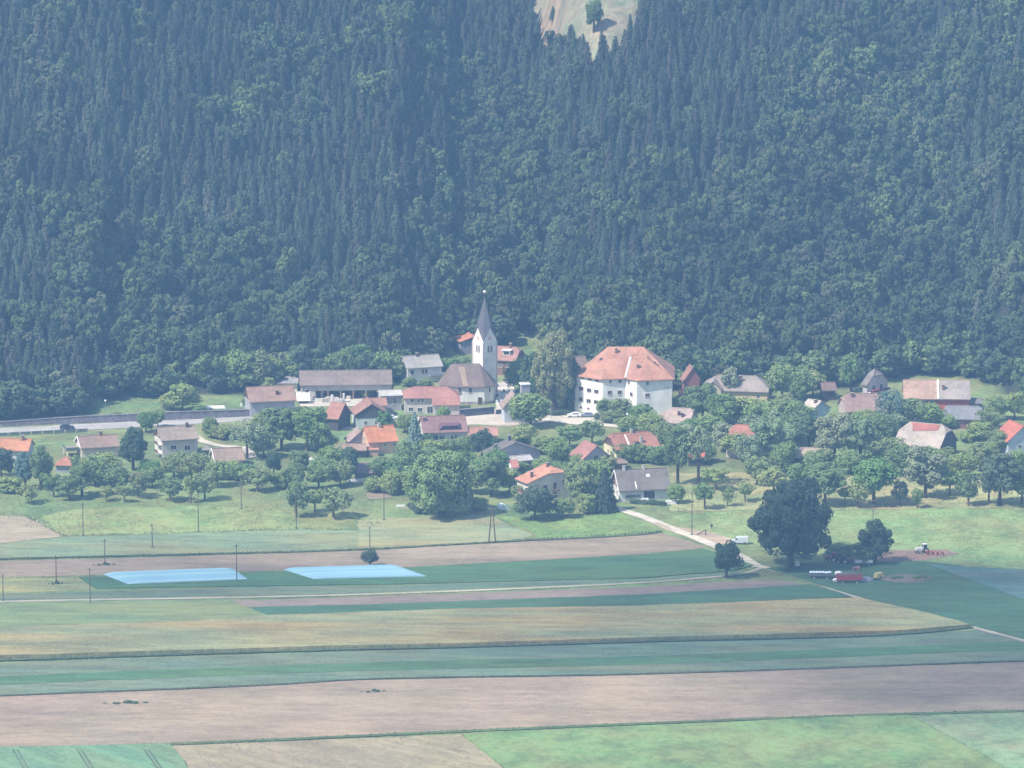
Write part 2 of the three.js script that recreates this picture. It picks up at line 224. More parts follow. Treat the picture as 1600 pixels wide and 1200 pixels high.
field('field', 'dark green maize strip with the plastic covers', [[124, 903], [640, 888], [1000, 868], [1100, 859], [1178, 884], [1150, 892], [1000, 904], [640, 913], [380, 917], [150, 920]], MAIZE, { h: 0.25 });
field('field', 'long brown strip of bare soil', [[-160, 882], [0, 877], [300, 869], [560, 861], [770, 849], [1000, 837], [1035, 833], [1108, 855], [1000, 866], [640, 886], [0, 902], [-160, 907]], SOIL);
ribbon('path', 'dark grass line above the brown strip', [[-100, 879], [0, 874.5], [300, 867], [560, 859.5], [770, 848], [1000, 836], [1035, 831]], 1.1, M('#4d5d3a', 'grass', 1), 0.35);
field('field', 'sandy corner field at the left edge', [[-160, 800], [0, 806], [50, 808], [98, 838], [0, 849], [-160, 858]], M('#a3927a', 'soil', 1));
field('field', 'pale green strip below the orchard', [[-160, 860], [0, 850], [100, 839], [300, 833], [470, 827], [560, 829], [560, 858], [300, 866], [0, 873], [-160, 878]], M('#808a66', 'crop', 1));
field('field', 'straw coloured mown strip below the large green tree', [[560, 812], [640, 808], [765, 803], [830, 836], [800, 845], [560, 858]], M('#8f9068', 'crop', 1), { jag: 1.6 });
field('field', 'green field beside the white track', [[768, 803], [860, 816], [965, 800], [1032, 829], [1000, 835], [832, 844], [840, 836]], M('#77904f', 'grass', 1));
field('meadow', 'yellow mown meadow strip below the left orchard', [[60, 806], [130, 797], [300, 790], [460, 797], [555, 803], [558, 828], [470, 826], [300, 832], [100, 838]], M('#84935a', 'grass', 1), { jag: 3 });
field('meadow', 'light green meadow below the right orchard', [[1040, 800], [1400, 797], [1760, 792], [1760, 886], [1600, 890], [1440, 880], [1330, 868], [1180, 862], [1110, 842]], MEADOW, { jag: 1.2 });
field('meadow', 'dry yellow grass under the right orchard', [[1050, 740], [1200, 738], [1400, 745], [1760, 742], [1760, 791], [1400, 796], [1048, 798]], DRYG, { jag: 1.2 });
field('field', 'bare earth patch around the tractor', [[1330, 866], [1395, 852], [1470, 856], [1500, 866], [1440, 876], [1370, 878]], M('#9d7f6b', 'soil', 1), { y: 0.07 });
field('field', 'bare earth beside the white track', [[1000, 806], [1060, 824], [1100, 830], [1180, 842], [1150, 852], [1100, 848], [1040, 828]], M('#b09a80', 'soil', 1), { y: 0.07, jag: 1 });
field('field', 'dark green field beside the machinery', [[1196, 889], [1260, 880], [1440, 878], [1500, 884], [1600, 930], [1760, 980], [1760, 1040], [1600, 999], [1520, 978], [1350, 936]], DKG, { h: 0.2 });
field('field', 'blue green field at the right edge', [[1450, 884], [1600, 892], [1760, 890], [1760, 975], [1600, 938]], BLUEG, { h: 0.3, y: 0.06 });
ribbon('path', 'white gravel track from the village', [[963, 794], [1010, 810], [1060, 830], [1112, 851], [1150, 866], [1185, 886]], 3.4, GRAVEL, 0.12);
ribbon('path', 'farm track running left between the fields', [[1190, 887], [1165, 896], [1080, 905], [1000, 911], [560, 929.5], [0, 940.5], [-100, 944]], 1.7, M('#b3ab94', 'soil', 1), 0.14);
ribbon('path', 'farm track running right past the machinery', [[1183, 884], [1230, 897], [1290, 916], [1345, 935], [1360, 939]], 2.6, TRACK, 0.16);
for (const s of [-1, 1]) ribbon('path', 'wheel track at the right edge', [[1520, 981 + s], [1600, 1002 + s], [1700, 1029 + s]], 0.8, TRACK, 0.2);
for (const [a, b] of [[20, 70], [120, 175], [225, 285]]) for (const k of [0, 7]) ribbon('path', 'tractor lane in the green cereal field', [[a + k, 1174 + k * 0.1], [b + k, 1260]], 0.6, M('#5a6b50', 'crop', 1), 0.6);
// village streets and yards
ribbon('road', 'asphalt main road below the stone wall', [[-120, 683], [0, 674], [100, 669], [240, 662], [385, 654], [450, 652]], 8.5, ASPHALT, 0.1);
ribbon('road', 'pale village street through the square', [[450, 652], [540, 668], [610, 655], [680, 656], [740, 660], [800, 662], [880, 654], [960, 664], [1040, 672]], 6.5, GRAVEL, 0.1);
field('pavement', 'pale paved square beside the church', [[690, 650], [770, 640], [812, 640], [815, 664], [720, 664]], GRAVEL, { y: 0.14 });
field('pavement', 'paved yard by the castle', [[855, 648], [935, 645], [960, 658], [900, 664], [860, 660]], GRAVEL, { y: 0.15 });
field('pavement', 'gravel churchyard beside the tower', [[772, 600], [800, 594], [812, 640], [776, 640]], GRAVEL, { y: 0.13 });
field('pavement', 'stone mason yard in front of the long barn', [[462, 612], [600, 610], [600, 634], [470, 636]], GRAVEL, { y: 0.13 });
ribbon('path', 'curved driveway beside the grey roofed house', [[306, 682], [318, 690], [345, 697], [380, 700], [395, 716]], 3, GRAVEL, 0.16);
field('pavement', 'pale yard behind the red walled house', [[1520, 636], [1556, 632], [1560, 656], [1526, 660]], M('#c0ab88', 'stone', 1), { y: 0.13 });
field('garden', 'brown vegetable garden beside the large green tree', [[572, 770], [612, 768], [615, 778], [576, 781]], SOIL, { y: 0.12 });

// ---------------------------------------------------------------- church
function church() {
  const P0 = G(742, 632), s = pxm(P0), b = P0.y, g = thing('church', 'white village church with brown nave roof and pointed grey spire', 'church', P0, 0);
  const yE = (632 - 603) / s / 0.98 + 0.2, X = u => (u - 742) / s;                 // eave height
  // nave: long side to the viewer, polygonal choir to the left
  const fp = [[X(724), 0], [X(757), 0], [X(771), -2.2], [X(772), -9.5], [X(720), -10.5], [X(700), -10], [X(687), -6.2], [X(690), -3.2], [X(714), -0.4]].map(([x, z]) => V3(x, 0, z));
  const wp = fp.map((p, i) => { const q = fp[(i + 1) % fp.length]; return [V3(p.x, -2, p.z), V3(q.x, -2, q.z), V3(q.x, yE, q.z), V3(p.x, yE, p.z)]; });
  part('wall', polysGeo(wp), M('#e4e1dc', 'wall'), g);
  const c = V3((X(724) + X(760)) / 2, 0, -5), ov = p => { const d = p.clone().sub(V3(clamp(p.x, X(705), X(750)), 0, -5)).normalize(); return V3(p.x + d.x * 0.7, yE - 0.45, p.z + d.z * 0.7); };
  const yR = yE + 6.4, Ra = V3(X(705), yR - 0.2, -5.2), Rb = V3(X(749), yR, -5.2), E = fp.map(ov);
  const rp = E.map((p, i) => { const q = E[(i + 1) % E.length], m = (p.x + q.x) / 2; return i === 0 || i === 4 ? null : m > X(752) ? [p, q, Rb] : m < X(718) ? [p, q, Ra] : null; }).filter(Boolean);
  const kick = []; // lower eaves flare
  rp.push([E[0], E[1], Rb, Ra], [E[3], E[4], Ra, Rb], [E[8], E[0], Ra]);
  const uniq = []; const seen = new Set(); for (const q of rp) { const k = q.slice(0, 2).map(p => p.x.toFixed(2) + p.z.toFixed(2)).join(); if (!seen.has(k)) { seen.add(k); uniq.push(q); } }
  const rf = part('roof', slabs(uniq, 0.25), M('#7d6a61', 'roof', 0.85), g);
  { const at = (a, t) => E[0].clone().lerp(E[1], a).lerp(Ra.clone().lerp(Rb, a), t).add(V3(0, 0.07, 0.06)); const patch = part('repaired_patch', slabs([[at(0.02, 0.04), at(0.25, 0.04), at(0.42, 0.86), at(0.2, 0.86)]], 0.05), M('#a58e79', 'roof', 0.85), rf); patch.userData.label = 'lighter repaired strip of roof'; }
  for (const u of [718.5, 735, 764]) { const w = windowPart(g, V3(X(u), yE - 1.5, u > 757 ? -1.15 : 0.0), V3(u > 757 ? 0.15 : 0, 0, 1), 0.8, 1.9, M('#bdb7b0')); }
  const dr = part('door', box(1.3, 2.4, 0.2), DARKWOOD, g); dr.position.set(X(750), 1.2, 0.06); part('handle', box(0.1, 0.3, 0.12, 0.4, 0, 0.14), STEEL, dr);
  part('plinth', polysGeo(fp.map((p, i) => { const q = fp[(i + 1) % fp.length], f = a => V3(a.x * 1.004, 0, a.z + 0.1); return [V3(f(p).x, -2, f(p).z), V3(f(q).x, -2, f(q).z), V3(f(q).x, 0.9, f(q).z), V3(f(p).x, 0.9, f(p).z)]; })), M('#b5b0aa', 'stone'), g);
  // tower: square, turned, four gables, eight sided spire
  const w = 5.6, hw = w / 2, tw = new THREE.Group(), tz = -13, tp = V3(X(756.2) + 0.2, 0, tz); tw.name = 'tower'; tw.position.copy(tp); tw.rotation.y = 38 * D2R; g.add(tw);
  const wp2 = P0.clone().add(tp), sol = v => { let lo = 0, hi = 60; for (let k = 0; k < 40; k++) { const m = (lo + hi) / 2; if (proj(V3(wp2.x, b + m, wp2.z))[1] > v) lo = m; else hi = m; } return lo; };
  const yG = sol(530), yA = sol(508), yS = sol(463), yB = sol(456);
  const faces = []; for (let k = 0; k < 4; k++) { const a = k * Math.PI / 2, R = (x, y, z) => V3(x * Math.cos(a) + z * Math.sin(a), y, -x * Math.sin(a) + z * Math.cos(a)); faces.push([R(-hw, -2, hw), R(hw, -2, hw), R(hw, yG, hw), R(0, yA, hw), R(-hw, yG, hw)]); }
  part('tower_wall', polysGeo(faces), M('#eae7e2', 'wall'), tw);
  const sp = [], tip = V3(0, yS, 0), oh = 0.35; for (let k = 0; k < 4; k++) { const a = k * Math.PI / 2, R = (x, y, z) => V3(x * Math.cos(a) + z * Math.sin(a), y, -x * Math.sin(a) + z * Math.cos(a)); const e0 = R(-hw - 0.1, yG - 0.15, hw + 0.1), e1 = R(hw + 0.1, yG - 0.15, hw + 0.1), ap = R(0, yA + 0.15, hw + oh); const nx = R(hw + oh, yA + 0.15, 0), pv = R(-hw - oh, yA + 0.15, 0); sp.push([ap, e1, tip], [pv, e0, ap, tip].slice(1)); }
  part('spire', slabs(sp, 0.12), M('#5d5a5e', 'roof', 0.7), tw);
  for (const a of [0, 1, 2, 3]) { // belfry windows in pairs, round clock over them, quoins on the corner
    const t = a * Math.PI / 2, N = V3(Math.sin(t), 0, Math.cos(t)), Sx = V3(Math.cos(t), 0, -Math.sin(t));
    for (const q of [-0.62, 0.62]) windowPart(tw, N.clone().multiplyScalar(hw).addScaledVector(Sx, q).setY(yG - 2.9), N, 0.62, 2.1, M('#bfb6b0'), M('#3a3a40'));
    const ck = part('clock_face', new THREE.CylinderGeometry(0.6, 0.6, 0.1, 20).rotateX(Math.PI / 2), M('#c4a49b'), tw); ck.position.copy(N).multiplyScalar(hw + 0.06).setY(yG + 0.75); ck.rotation.y = t;
    const cn = part('quoin', box(0.4, yG + 1, 0.4), M('#d9c7c0', 'wall'), tw); cn.position.copy(N).multiplyScalar(hw).addScaledVector(Sx, hw).setY((yG - 1) / 2 - 0.6);
  }
  const rod = part('finial', cyl(0.06, 0.09, yB - yS + 1.2, 6, 0, (yB + yS) / 2 + 0.2, 0), METAL_DARK, tw); part('ball', new THREE.SphereGeometry(0.5, 14, 10).translate(0, yB, 0), M('#f5efdc', null, 0.25, { metalness: 0.3 }), rod); part('cross', join([box(0.1, 1.4, 0.1, 0, yB + 1.2, 0), box(0.7, 0.1, 0.1, 0, yB + 1.4, 0)]), METAL_DARK, rod);
}
church();

// ---------------------------------------------------------------- castle
{
  const base = G(995, 648), yE = base.y + (648 - 590) / pxm(base) / 0.98, b = base.y, at = (u, v) => { const p = onPlane(u, v, yE); return V3(p.x - base.x, 0, p.z - base.z); };
  const g = thing('castle', 'large white manor with hipped orange tile roof and many small windows', 'castle', base), H = yE - b;
  const P0 = at(898, 584.5), P1 = at(942, 590.5), P2 = at(977, 589), P3 = at(995, 592.5), P4 = at(1050, 590.5), P5 = P4.clone().add(V3(1, 0, -22)), P6 = P0.clone().add(V3(4, 0, -14)), F0 = [P0, P1, P2, P3, P4, P5, P6];
  part('wall', polysGeo(F0.map((p, i) => { const q = F0[(i + 1) % F0.length]; return [V3(p.x, -3, p.z), V3(q.x, -3, q.z), V3(q.x, H, q.z), V3(p.x, H, p.z)]; })), M('#f0eee9', 'wall'), g);
  part('cornice', polysGeo(F0.flatMap((p, i) => { const q = F0[(i + 1) % F0.length], d = q.clone().sub(p).normalize(), n = V3(-d.z, 0, d.x).multiplyScalar(-0.22), l = (a, y, k) => V3(a.x + n.x * k, y, a.z + n.z * k); return [[l(p, H - 0.5, 1), l(q, H - 0.5, 1), l(q, H - 0.02, 1), l(p, H - 0.02, 1)], [l(p, H - 0.5, 0), l(q, H - 0.5, 0), l(q, H - 0.5, 1), l(p, H - 0.5, 1)]]; })), M('#d9b6a6', 'wall'), g);
  const cen = F0.reduce((a, p) => a.add(p), V3(0, 0, 0)).multiplyScalar(1 / F0.length);
  const eo = p => { const d = p.clone().sub(cen).setY(0).normalize(); return V3(p.x + d.x * 0.9, H - 0.35, p.z + d.z * 0.9); };
  const ridge = (u, v, z) => { const X = (u - 995) / pxm(base); let lo = H, hi = H + 20; for (let k = 0; k < 40; k++) { const m = (lo + hi) / 2; if (proj(V3(base.x + X, b + m, base.z + z))[1] > v) lo = m; else hi = m; } return V3(X, lo, z); };
  const zr = (P1.z + P6.z) / 2 - 1.5, R1 = ridge(951, 541.5, zr), R2 = ridge(1006, 541.5, zr), E = F0.map(eo);
  const Ef = V3(E[4].x, H - 0.35, E[4].z);
  const rf = part('roof', slabs([[E[0], E[1], R1], [E[1], E[2], R2, R1], [E[2], Ef, R2], [Ef, E[5], R2], [E[5], E[6], R1, R2], [E[6], E[0], R1]], 0.25), M('#b6836b', 'roof', 0.85), g);
  // wing roof breaking forward on the right
  const Wa = ridge(986, 559, P3.z - 6.5), Wb = ridge(1010, 559.5, P3.z - 6.5), Ea = V3(E[2].x + 0.1, H - 0.3, E[2].z + 0.05), Eb = V3(E[3].x, H - 0.3, E[3].z + 0.15), Ec = V3(E[4].x + 0.15, H - 0.3, E[4].z + 0.15), back = V3(R2.x + 2, R2.y - 2.2, zr);
  const wr = part('wing_roof', slabs([[Ea, Eb, Wb, Wa], [Eb, Ec, Wb], [Wa, Wb, back], [Wb, Ec, V3(Ec.x, H - 0.3, Ec.z - 12), back]], 0.25), M('#b6836b', 'roof', 0.85), g);
  { const d = Wa.clone().sub(Ea), c = part('firewall_coping', box(0.6, 0.45, d.length()), WHITE, wr); c.position.copy(Ea).addScaledVector(d, 0.5).add(V3(-0.1, 0.25, 0)); c.lookAt(c.getWorldPosition(V3()).clone()); c.quaternion.setFromUnitVectors(V3(0, 0, 1), d.clone().normalize()); }
  const chim = (u, v, z, h) => { const p = ridge(u, v, z); chimneyPart(rf, p.x, p.y - h + 0.4, p.z, h, M('#8a6257', 'roof')); };
  chim(963.5, 546, zr + 2.2, 3.6); chim(939, 561, P0.z - 1, 1.6); chim(996.5, 571, P3.z - 3.6, 1.2); chim(1023, 567, P4.z - 4.5, 1.2);
  const wallWin = (a, c, u, v, w, h) => { const d = c.clone().sub(a), n = V3(-d.z, 0, d.x).normalize(), ua = proj(V3(base.x + a.x, yE, base.z + a.z))[0], ub = proj(V3(base.x + c.x, yE, base.z + c.z))[0], t = (u - ua) / (ub - ua), p = a.clone().addScaledVector(d, t); let lo = -3, hi = H; for (let k = 0; k < 40; k++) { const m = (lo + hi) / 2; if (proj(V3(base.x + p.x, b + m, base.z + p.z))[1] > v) lo = m; else hi = m; } windowPart(g, V3(p.x, lo, p.z), n, w * 0.85, h * 0.95, M('#cbbdb2')); };
  const o = (x, y) => [880 + x / 8, 530 + y / 8];
  for (const [x, y, w = 1.3, h = 1.0] of [[235, 475], [335, 493], [425, 510], [228, 618, 1.5, 1.2], [325, 638, 1.5, 1.2], [416, 655, 1.5, 1.2], [222, 752, 1.5, 1.2], [320, 772, 1.5, 1.2], [412, 785, 1.5, 1.2], [220, 850, 0.8, 0.7], [316, 868, 0.8, 0.7]]) wallWin(P0, P1, ...o(x, y), w * 1.25, h);
  for (const [x, y, w, h] of [[590, 525, 0.8, 1.0], [710, 525, 1.1, 1.0], [582, 668, 1.5, 1.2], [706, 665, 1.5, 1.2], [582, 805, 1.5, 1.2], [706, 800, 1.5, 1.2], [560, 900, 0.7, 0.6], [600, 900, 0.7, 0.6]]) wallWin(P1, P2, ...o(x, y), w, h);
  for (const [x, y, w, h] of [[820, 540, 1.0, 1.0], [853, 688, 1.3, 1.2], [848, 820, 1.2, 1.1]]) wallWin(P2, P3, ...o(x, y), w, h);
  for (const [x, y, w, h] of [[1053, 553, 0.9, 1.1], [1053, 700, 1.5, 1.2], [1047, 833, 1.5, 1.2]]) wallWin(P3, P4, ...o(x, y), w, h);
}

// ---------------------------------------------------------------- houses
const E2 = (a, b, v) => [[a, v], [b, v]];
const h1 = house({ label: 'house with bright orange roof at the left picture edge', e: E2(-22, 45, 704), wh: 4.0, D: 9, vr: 685, rot: -6, roof: '#c0714f', wall: '#b9bec0', chim: [[0.3, 0.9, 1.4]] });
const h2 = house({ label: 'low house with brown roof and white verge below the road', e: E2(127, 187, 699), wh: 3.6, D: 10, vr: 680, rot: 16, roof: '#8a6a60', wall: '#cfc3b4', chim: [[0.1, 1, 1.2]], verge: 'left', gwin: [[1.5, 2.2], [-2, 2.2]] });
{ const b = part('balcony_platform', box(4.5, 0.25, 7, -h2.H.wl - 2.2, 2.4, -0.5), M('#8b8178'), h2); part('railing', join([box(0.1, 0.9, 7, -h2.H.wl - 4.4, 2.95, -0.5), box(4.5, 0.9, 0.1, -h2.H.wl - 2.2, 2.95, 3)]), M('#5e6660'), b); for (const z of [-3.6, 2.8]) part('post', box(0.3, 3.6, 0.3, -h2.H.wl - 4.2, 0.6, z), WHITE, b); }
house({ name: 'garden_shed', cat: 'shed', label: 'small shed with red hipped roof in the left orchard', e: E2(84, 114, 727), wh: 2.5, D: 5, vr: 714, rot: -8, clip: [0.95, 0.95], roof: '#b0604e', wall: '#9aa0a8', win: [] });
house({ name: 'garden_shed', cat: 'shed', label: 'tiny garden hut with pale grey roof among the orchard trees', e: E2(175, 189, 728), wh: 1.9, D: 3, vr: 722, rot: 10, roof: '#a9a49e', wall: '#5d5048' });
const h5 = house({ label: 'two storey house with grey brown roof and white gable balcony', e: E2(253, 311, 687), wh: 5.6, D: 9, vr: 666, rot: 20, roof: '#978678', wall: '#cdc6bd', win: [[272, 699, 1.6, 1.2], [293, 701, 1.8, 1.4]], gwin: [[0, 6.9, 1, 1.5], [0.8, 3.2, 1, 2]], chim: [[0.28, 0.92, 1.3]], timber: 'left', chimC: '#6b4a42' });
{ for (const y of [1.2, 3.9]) { const b = part('balcony', box(1.4, 0.2, 3.6, -h5.H.wl - 0.7, y, 2.2), M('#d8d4cd'), h5); part('railing', box(0.1, 0.95, 3.6, -h5.H.wl - 1.4, y + 0.55, 2.2), M('#6b564c', 'wood'), b); } }
house({ name: 'barn', cat: 'barn', label: 'low barn with pinkish brown roof beside the curved driveway', e: E2(336, 383, 720), wh: 2.4, D: 9, vr: 699.5, rot: 14, roof: '#93786c', wall: '#b9a794', verge: 'left', rwin: [], gwin: [[1, 1.4, 1.6, 1.6]] });
house({ name: 'gazebo', cat: 'gazebo', label: 'grey hip roofed gazebo beside the driveway', e: E2(315, 331, 703), wh: 2.4, D: 3.4, vr: 696, rot: 0, clip: [0.9, 0.9], roof: '#7f807e', wall: '#5a5a55' });
const h7 = house({ label: 'long house with reddish brown roof beside the stone wall', e: E2(390, 463, 627), wh: 5, D: 10, vr: 603.5, rot: 14, roof: '#9b7468', wall: '#a8a9ae', timber: 'left', chim: [[0.12, 0.45, 1.3]], chimC: '#5d4038' });
house({ name: 'shed', cat: 'shed', label: 'flat pale shed roof between the brown roof and long barn', e: E2(424, 466, 599), wh: 3, D: 8, vr: 588, rot: 0, roof: '#8f8f93', wall: '#d7d2c8' });
const h9 = house({ name: 'barn', cat: 'barn', label: 'very long barn with grey mauve roof and open bays', e: E2(468, 613, 601.5), wh: 5, D: 10, vr: 578.5, rot: 3, roof: '#7c6c68', wall: '#c9c3bd', gwin: [], open: [-0.33, 0.49, 2.9] });
{ const { hD, L, yt } = h9.H; for (let k = 0; k < 7; k++) part('post', box(0.4, 4.4, 0.35, (-0.33 + k * 0.136) * L, 0.7, hD - 0.1), M('#b7a08e', 'wood'), h9); part('floor', box(L * 0.95, 0.15, hD * 2 - 0.3, 0, 0.02, 0), M('#8f8880', 'stone'), h9); const w = windowPart(h9, V3(-0.41 * L, 2.6, hD), V3(0, 0, 1), 1.4, 1.4); }
house({ name: 'barn', cat: 'barn', label: 'dark timber barn with broad dusky red roof', e: [[506, 652], [529, 656]], L: 12, wh: 4, D: 9, vr: 629, rot: -24, roof: '#a5655a', wall: '#4a4340' });
const h11 = house({ label: 'house with dark timber gable and red roof facing the viewer', e: [[548, 640], [553, 647]], L: 11, wh: 4.4, D: 10, vr: 626, roof: '#9c655a', wall: '#c3c8c4', rwin: [[-1.5, 1.6, 0.9, 1.2], [2, 1.6, 0.9, 1.2]] });
{ const { wl, hD, yt, ye, rise } = h11.H; const x = wl + 0.08; const tg = part('timber_gable', polysGeo([[V3(x, yt - 1.6, hD), V3(x, yt - 1.6, -hD), V3(x, yt - 0.2, -hD), V3(x, ye + rise - 0.2, 0), V3(x, yt - 0.2, hD)]]), M('#514c50', 'wood'), h11); }
house({ label: 'small red roof tucked behind the dark timber gable', e: E2(570, 606, 634), wh: 4, D: 8, vr: 622, rot: 8, roof: '#a1675b', wall: '#b9b0aa' });
{ const h12 = house({ label: 'grey flat house with pale sloping roof beside the pink roof', e: E2(594, 630, 618), wh: 5.2, D: 7, vr: 612.5, rot: 10, roof: '#c9c6c4', wall: '#a9a7ac', win: [[617, 627, 1.0, 2.2]] }); }
const h13 = house({ label: 'long two storey house with dusky pink hipped roof in the square', e: E2(630, 719, 622), wh: 5.4, D: 10, vr: 604, rot: 3, clip: [0.7, 0.9], roof: '#a8645f', wall: '#c6bdb6', win: [[644, 626, 1, 1.1], [655, 626, 0.8, 1.1], [660, 626, 0.8, 1.1], [642, 640, 1.4, 1.2], [656, 641, 1.5, 1.3], [672, 641, 1.8, 2.2], [683, 641, 1.2, 1]] });
{ const { L, hd, ye, hD } = h13.H; const lr = part('lower_roof', slabs([[V3(0.0 * L, ye - 1.9, hd + 2.4), V3(0.5 * L, ye - 1.9, hd + 2.4), V3(0.5 * L, ye + 0.35, hd - 0.5), V3(0.0 * L, ye + 0.35, hd - 0.5)]]), M(dull('#a8645f'), 'roof', 0.85), h13); part('porch_wall', box(L * 0.46, ye + 0.5, 2.2, L * 0.255, (ye - 1.9) / 2 - 1.0, hD + 1.2), M('#c6bdb6', 'wall'), h13); }
const h14 = house({ label: 'white house with pale grey roof on the slope left of the church', e: E2(636, 693, 574), wh: 5.2, D: 9, vr: 555, rot: 20, roof: '#a6a29d', wall: '#e3e1de', win: [[645, 581, 1.3, 1.2], [662, 581, 0.8, 1.5], [667, 581, 0.8, 1.5]], gwin: [[1, 5.5, 0.9, 1.2]], chim: [[-0.1, 0.95, 1.0]] });
{ const b = part('balcony', box(5.5, 0.3, 2, 4, 2.2, h14.H.hD + 1), M('#8c8c92'), h14); part('railing', box(5.5, 0.9, 0.1, 4, 2.8, h14.H.hD + 2), M('#9c9ca2'), b); }
house({ label: 'small orange red roofed house behind the church tower', e: [[708, 527], [718, 534]], L: 10, wh: 4.5, D: 9, vr: 522, roof: '#c06a52', wall: '#8d8a92', timber: 'right' });
const h17 = house({ label: 'red brick house with pink roof and dormer right of the tower', e: E2(766, 806, 563), wh: 5.2, D: 10, vr: 541.5, rot: -18, clip: [0, 0.3], roof: '#a8706c', wall: '#8c6660', win: [[781, 572, 1, 1.1], [793, 571, 1, 1.1]], chim: [[0.1, 0.97, 1.3]] });
{ const { hd, ye, rise, zz } = h17.H; const d = part('dormer', join([box(2.6, 1.5, 2.2, 0.5, ye + rise * 0.45 + 0.5, zz(0.45) - 0.6), box(3.2, 0.2, 3, 0.5, ye + rise * 0.45 + 1.35, zz(0.45) - 0.6)]), M('#cfcac6'), h17); part('pane', box(1.9, 0.9, 0.1, 0.5, ye + rise * 0.45 + 0.5, zz(0.45) + 0.53), GLASS, d); }
house({ label: 'narrow pale gabled cottage beside the transformer tower', e: [[780, 630], [786, 638]], L: 8, wh: 5, D: 6.5, vr: 613, roof: '#9a857c', wall: '#b9bcc8', rwin: [[-1.2, 3.4, 0.9, 1.3]] });
{ const p = G(820, 652), g = thing('transformer_tower', 'tall narrow grey transformer tower with white cap in the square', 'tower', p, 0.2), s = pxm(p), H = (652 - 597) / s; part('shaft', box(2.7, H, 2.7, 0, H / 2 - 0.5, 0), M('#a7a3ab', 'wall'), g); part('cap', box(3.2, 0.35, 3.2, 0, H - 0.3, 0), WHITE, g); for (const x of [-0.9, 0, 0.9]) part('insulator', cyl(0.09, 0.12, 0.9, 6, x, H + 0.3, 0.6), M('#a08a80'), g); part('crossarm', box(3, 0.12, 0.12, 0, H + 0.1, 0.6), STEEL, g); }
{ const bk = house({ label: 'back building with brown roof left of the castle', e: E2(888, 925, 585), wh: 9, D: 9, vr: 557, rot: 25, roof: '#8a6f68', wall: '#e6e2dd', gwin: [[0, 7, 1, 1.2]] }); }
house({ name: 'chapel', cat: 'chapel', label: 'white gate chapel partly hidden left of the castle', e: E2(885, 898, 605), wh: 4.5, D: 5, vr: 594, rot: 20, roof: '#9c8a84', wall: '#f0eeea', gwin: [[0, 2.4, 0.8, 1.3]] });
const h20 = house({ label: 'low house with pale pink roof and red hip below the castle', e: E2(1019, 1078, 661), wh: 3.6, D: 11, vr: 637, rot: -14, clip: [0.95, 0.2], roof: '#b59a92', wall: '#c9c0b6', chim: [[0.15, 0.55, 1.2], [0.25, 0.45, 1.2]], chimC: '#5b3d36' });
house({ name: 'shed', cat: 'shed', label: 'grey roofed timber shed right of the castle', e: E2(1062, 1094, 630), wh: 2.6, D: 7, vr: 617, rot: 8, roof: '#7f7c80', wall: '#5d565a' });
house({ name: 'shed', cat: 'shed', label: 'bright orange shed roof behind the grey shed', e: E2(1060, 1086, 616), wh: 3, D: 5, vr: 608, rot: -5, roof: '#c4654a', wall: '#c8b8a8' });
house({ label: 'narrow brick red gabled house between trees right of the castle', e: [[1062, 590], [1068, 597]], L: 7, wh: 6, D: 5, vr: 572, roof: '#9d6358', wall: '#95615a' });
const h22 = house({ label: 'wide beige house with hipped grey roof among trees', e: E2(1096, 1200, 611), wh: 4.6, D: 13, vr: 586.5, rot: -10, clip: [0.75, 0.8], roof: '#938781', wall: '#c9b48c', chim: [[0.06, 0.6, 2.0]], win: [[1184, 619, 1, 1.2]] });
{ const { hD, ye, L } = h22.H; const d = part('cross_gable', polysGeo([[V3(-L * 0.44, ye - 1.5, hD + 1.2), V3(-L * 0.2, ye - 1.5, hD + 1.2), V3(-L * 0.2, ye + 0.8, hD + 1.2), V3(-L * 0.32, ye + 2.9, hD + 1.2), V3(-L * 0.44, ye + 0.8, hD + 1.2)]]), M('#cdbf9f', 'wall'), h22); part('gable_roof', slabs([[V3(-L * 0.46, ye + 0.55, hD + 1.7), V3(-L * 0.32, ye + 3.15, hD + 1.7), V3(-L * 0.32, ye + 3.15, -1), V3(-L * 0.46, ye + 0.55, -1)], [V3(-L * 0.32, ye + 3.15, hD + 1.7), V3(-L * 0.18, ye + 0.55, hD + 1.7), V3(-L * 0.18, ye + 0.55, -1), V3(-L * 0.32, ye + 3.15, -1)]]), M(dull('#938781'), 'roof', 0.85), d); windowPart(h22, V3(-L * 0.29, ye + 0.4, hD + 1.2), V3(0, 0, 1), 0.9, 1.3); }
const h23 = house({ label: 'house with dull red roof and cream timbered gable in the centre', e: E2(962, 1033, 700.5), wh: 4.2, D: 11, vr: 675.5, rot: 20, clip: [0.25, 0.35], roof: '#a35a4c', wall: '#ddd0ac', timber: 'left', gwin: [[1.2, 2.2, 1, 1.4], [-1.6, 2.2, 1, 1.4]], chim: [[0.0, 0.97, 1.0], [0.12, 0.35, 1.6]], chimC: '#cfc6bc' });
{ const { ye, rise, zz, L, hd } = h23.H; const d = part('dormer', new THREE.CylinderGeometry(1.1, 1.1, 1.6, 14, 1, false, -Math.PI / 2, Math.PI).rotateX(-Math.PI / 2).rotateZ(0).translate(0.01 * L, ye + rise * 0.2, zz(0.2) - 0.4), M('#5a4644', 'roof'), h23); part('firewall_coping', box(0.35, 0.25, 4.6).rotateX(Math.atan2(rise, hd)).translate(-0.17 * L, ye + rise * 0.52 + 0.15, zz(0.52)), WHITE, h23); }
house({ label: 'house with dusky pink roof and lavender gable beside the red roof', e: [[890, 710], [909, 718]], L: 9.5, wh: 4, D: 9, vr: 692, roof: '#a5605f', wall: '#b4afb8', rwin: [[0.2, 4.1, 1.5, 1.6]] });
